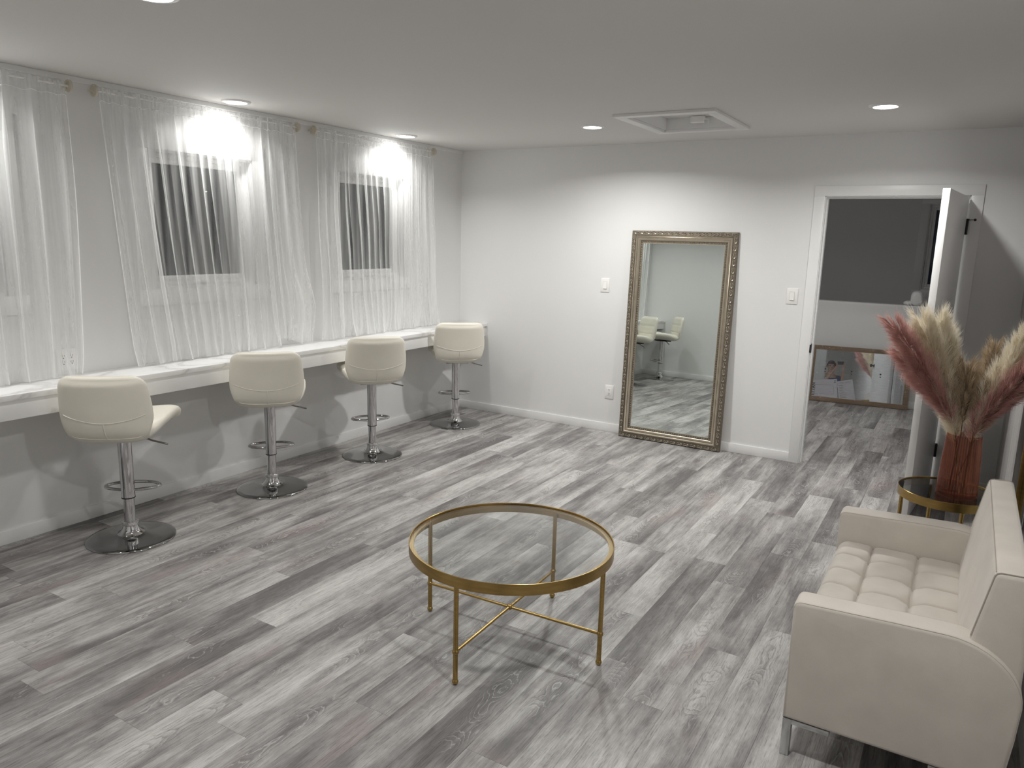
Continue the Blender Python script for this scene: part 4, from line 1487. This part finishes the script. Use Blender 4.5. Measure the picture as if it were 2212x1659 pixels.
# ================================================================== PHOTOGRAPHER (seen only in the packaged mirror)
def skin_obj(name, verts, edges, radii, mat, parent=None, sub=2, rootv=0):
    me = bpy.data.meshes.new(name)
    me.from_pydata([tuple(v) for v in verts], edges, [])
    o = bpy.data.objects.new(name, me)
    COL.objects.link(o)
    sk = o.modifiers.new('skin', 'SKIN')
    sk.use_smooth_shade = True
    ss = o.modifiers.new('sub', 'SUBSURF')
    ss.levels = ss.render_levels = sub
    lay = me.skin_vertices[0] if me.skin_vertices else None
    for i, r in enumerate(radii):
        rr_ = r if isinstance(r, tuple) else (r, r)
        lay.data[i].radius = rr_
        lay.data[i].use_root = (i == rootv)
    me.materials.append(MT[mat])
    if parent:
        o.parent = parent
    return o
def person():
    X, Y = 4.09, -6.52
    ph_c = CAM-fw*0.016-rgt*0.055+Vector((0, 0, -0.02))
    V, E, R = [], [], []
    def add(p, r, parent=None):
        V.append(Vector(p))
        R.append(r)
        if parent is not None:
            E.append((parent, len(V)-1))
        return len(V)-1
    pel = add((X, Y, 0.95), (0.155, 0.11))
    ab = add((X, Y+0.01, 1.10), (0.145, 0.105), pel)
    ch = add((X, Y, 1.28), (0.165, 0.115), ab)
    up_ = add((X, Y-0.01, 1.41), (0.12, 0.085), ch)
    nk = add((X, Y, 1.50), 0.055, up_)
    hd_ = add((X, Y+0.015, 1.575), (0.066, 0.075), nk)
    h2 = add((X, Y+0.020, 1.655), (0.074, 0.088), hd_)
    h3 = add((X, Y+0.010, 1.715), (0.055, 0.065), h2)
    hands = []
    for sgn in (-1, 1):
        hip = add((X+sgn*0.10, Y, 0.88), 0.095, pel)
        kn_ = add((X+sgn*0.115, Y+0.02, 0.50), 0.060, hip)
        an = add((X+sgn*0.12, Y-0.01, 0.10), 0.042, kn_)
        hl_ = add((X+sgn*0.12, Y+0.02, 0.045), (0.040, 0.038), an)
        toe = add((X+sgn*0.135, Y+0.17, 0.030), (0.038, 0.026), hl_)
        shd = add((X+sgn*0.175, Y-0.01, 1.385), 0.062, up_)
        grip = ph_c+rgt*(0.066*sgn)-Vector((0, 0, 0.055))-fw*0.02
        el = add(((X+sgn*0.25)*0.75+grip.x*0.25, Y+0.15, 1.22), 0.043, shd)
        e = V[el]
        wr = add(e.lerp(grip, 0.80), 0.028, el)
        pm_ = add(e.lerp(grip, 0.97), (0.036, 0.020), wr)
        hands.append((pm_, grip, sgn))
    for pm_, grip, sgn in hands:
        out_dir = rgt*sgn
        for k, L in enumerate((0.060, 0.068, 0.064, 0.050)):
            b = grip+out_dir*0.012+Vector((0, 0, 0.050-0.020*k))
            f1 = add(b-fw*0.004, 0.009, pm_)
            f2 = add(b+fw*0.022-out_dir*0.004, 0.008, f1)
            f3 = add(b+fw*0.026-out_dir*(0.010+L*0.15), 0.007, f2)
        t1 = add(grip-out_dir*0.006-fw*0.012+Vector((0, 0, 0.02)), 0.010, pm_)
        t2 = add(grip-out_dir*0.030-fw*0.016+Vector((0, 0, 0.035)), 0.008, t1)
    body = skin_obj('person', V, E, R, 'skin')
    tag(body, 'person in a blue shirt holding up a phone, seen only in the wrapped mirror', 'person')
    # shirt, trousers, shoes follow the same skeleton a little larger
    def sub_skin(name, ids, extra, mat, cut=None):
        m = {i: k for k, i in enumerate(ids)}
        vs = [V[i] for i in ids]
        es = [(m[a], m[b]) for a, b in E if a in m and b in m]
        rs = []
        for i in ids:
            r = R[i]
            rs.append(tuple(q+extra for q in r) if isinstance(r, tuple) else r+extra)
        return skin_obj(name, vs, es, rs, mat, body, 2, 0)
    shd_el = [i for i in range(len(V))]
    # indices: per side 9 vertices after the 8 trunk ones
    def side(s, k):
        return 8+s*9+k
    sub_skin('shirt', [0, 1, 2, 3]+[side(0, 5), side(0, 6), side(1, 5), side(1, 6)], 0.014, 'shirt')
    sub_skin('trousers', [0]+[side(s, k) for s in (0, 1) for k in (0, 1, 2)], 0.012, 'jeans')
    for s in (0, 1):
        sub_skin('shoe', [side(s, 3), side(s, 4)], 0.010, 'phone')
    # hair cap, eyes, nose, mouth, ears
    hc = MB()
    def hair(u, v):
        a, t = 2*PI*u, v*0.62*PI
        lowf = 1.0
        yy = math.sin(a)
        tt = t*(0.72 if yy > 0.25 else 1.0)
        return (X+0.096*math.sin(tt)*math.cos(a), Y+0.012+0.108*math.sin(tt)*yy, 1.668+0.105*math.cos(tt))
    hc.grid(hair, 28, 10).build('hair', 'hair', body)
    fa = MB()
    for s in (-1, 1):
        fa.ball((X+s*0.031, Y+0.098, 1.640), 0.011, 10, 6)
    fa.build('eyes', 'ink', body)
    MB().tube([(X, Y+0.094, 1.645), (X, Y+0.120, 1.605), (X, Y+0.098, 1.598)], [0.007, 0.014, 0.008], 8).build('nose', 'skin', body)
    MB().tube([(X-0.022, Y+0.088, 1.565), (X, Y+0.096, 1.563), (X+0.022, Y+0.088, 1.565)], [0.003, 0.006, 0.003], 6).build('mouth', 'cardboard', body)
    for s in (-1, 1):
        MB().ball((X+s*0.088, Y+0.005, 1.635), 0.016, 8, 6, 1.8).build('ear', 'skin', body)
    # the phone, lens corner right behind the camera position
    pmsh = MB().cbox((-0.075, -0.036, -0.004), (0.075, 0.036, 0.004), 0.003)
    pho = pmsh.build('phone', 'phone', None)
    Mx = Matrix((rgt, upv, -fw)).transposed().to_4x4()
    Mx.translation = ph_c
    pho.matrix_world = Mx
    tag(pho, 'dark phone held up by the person with both hands', 'phone')
person()
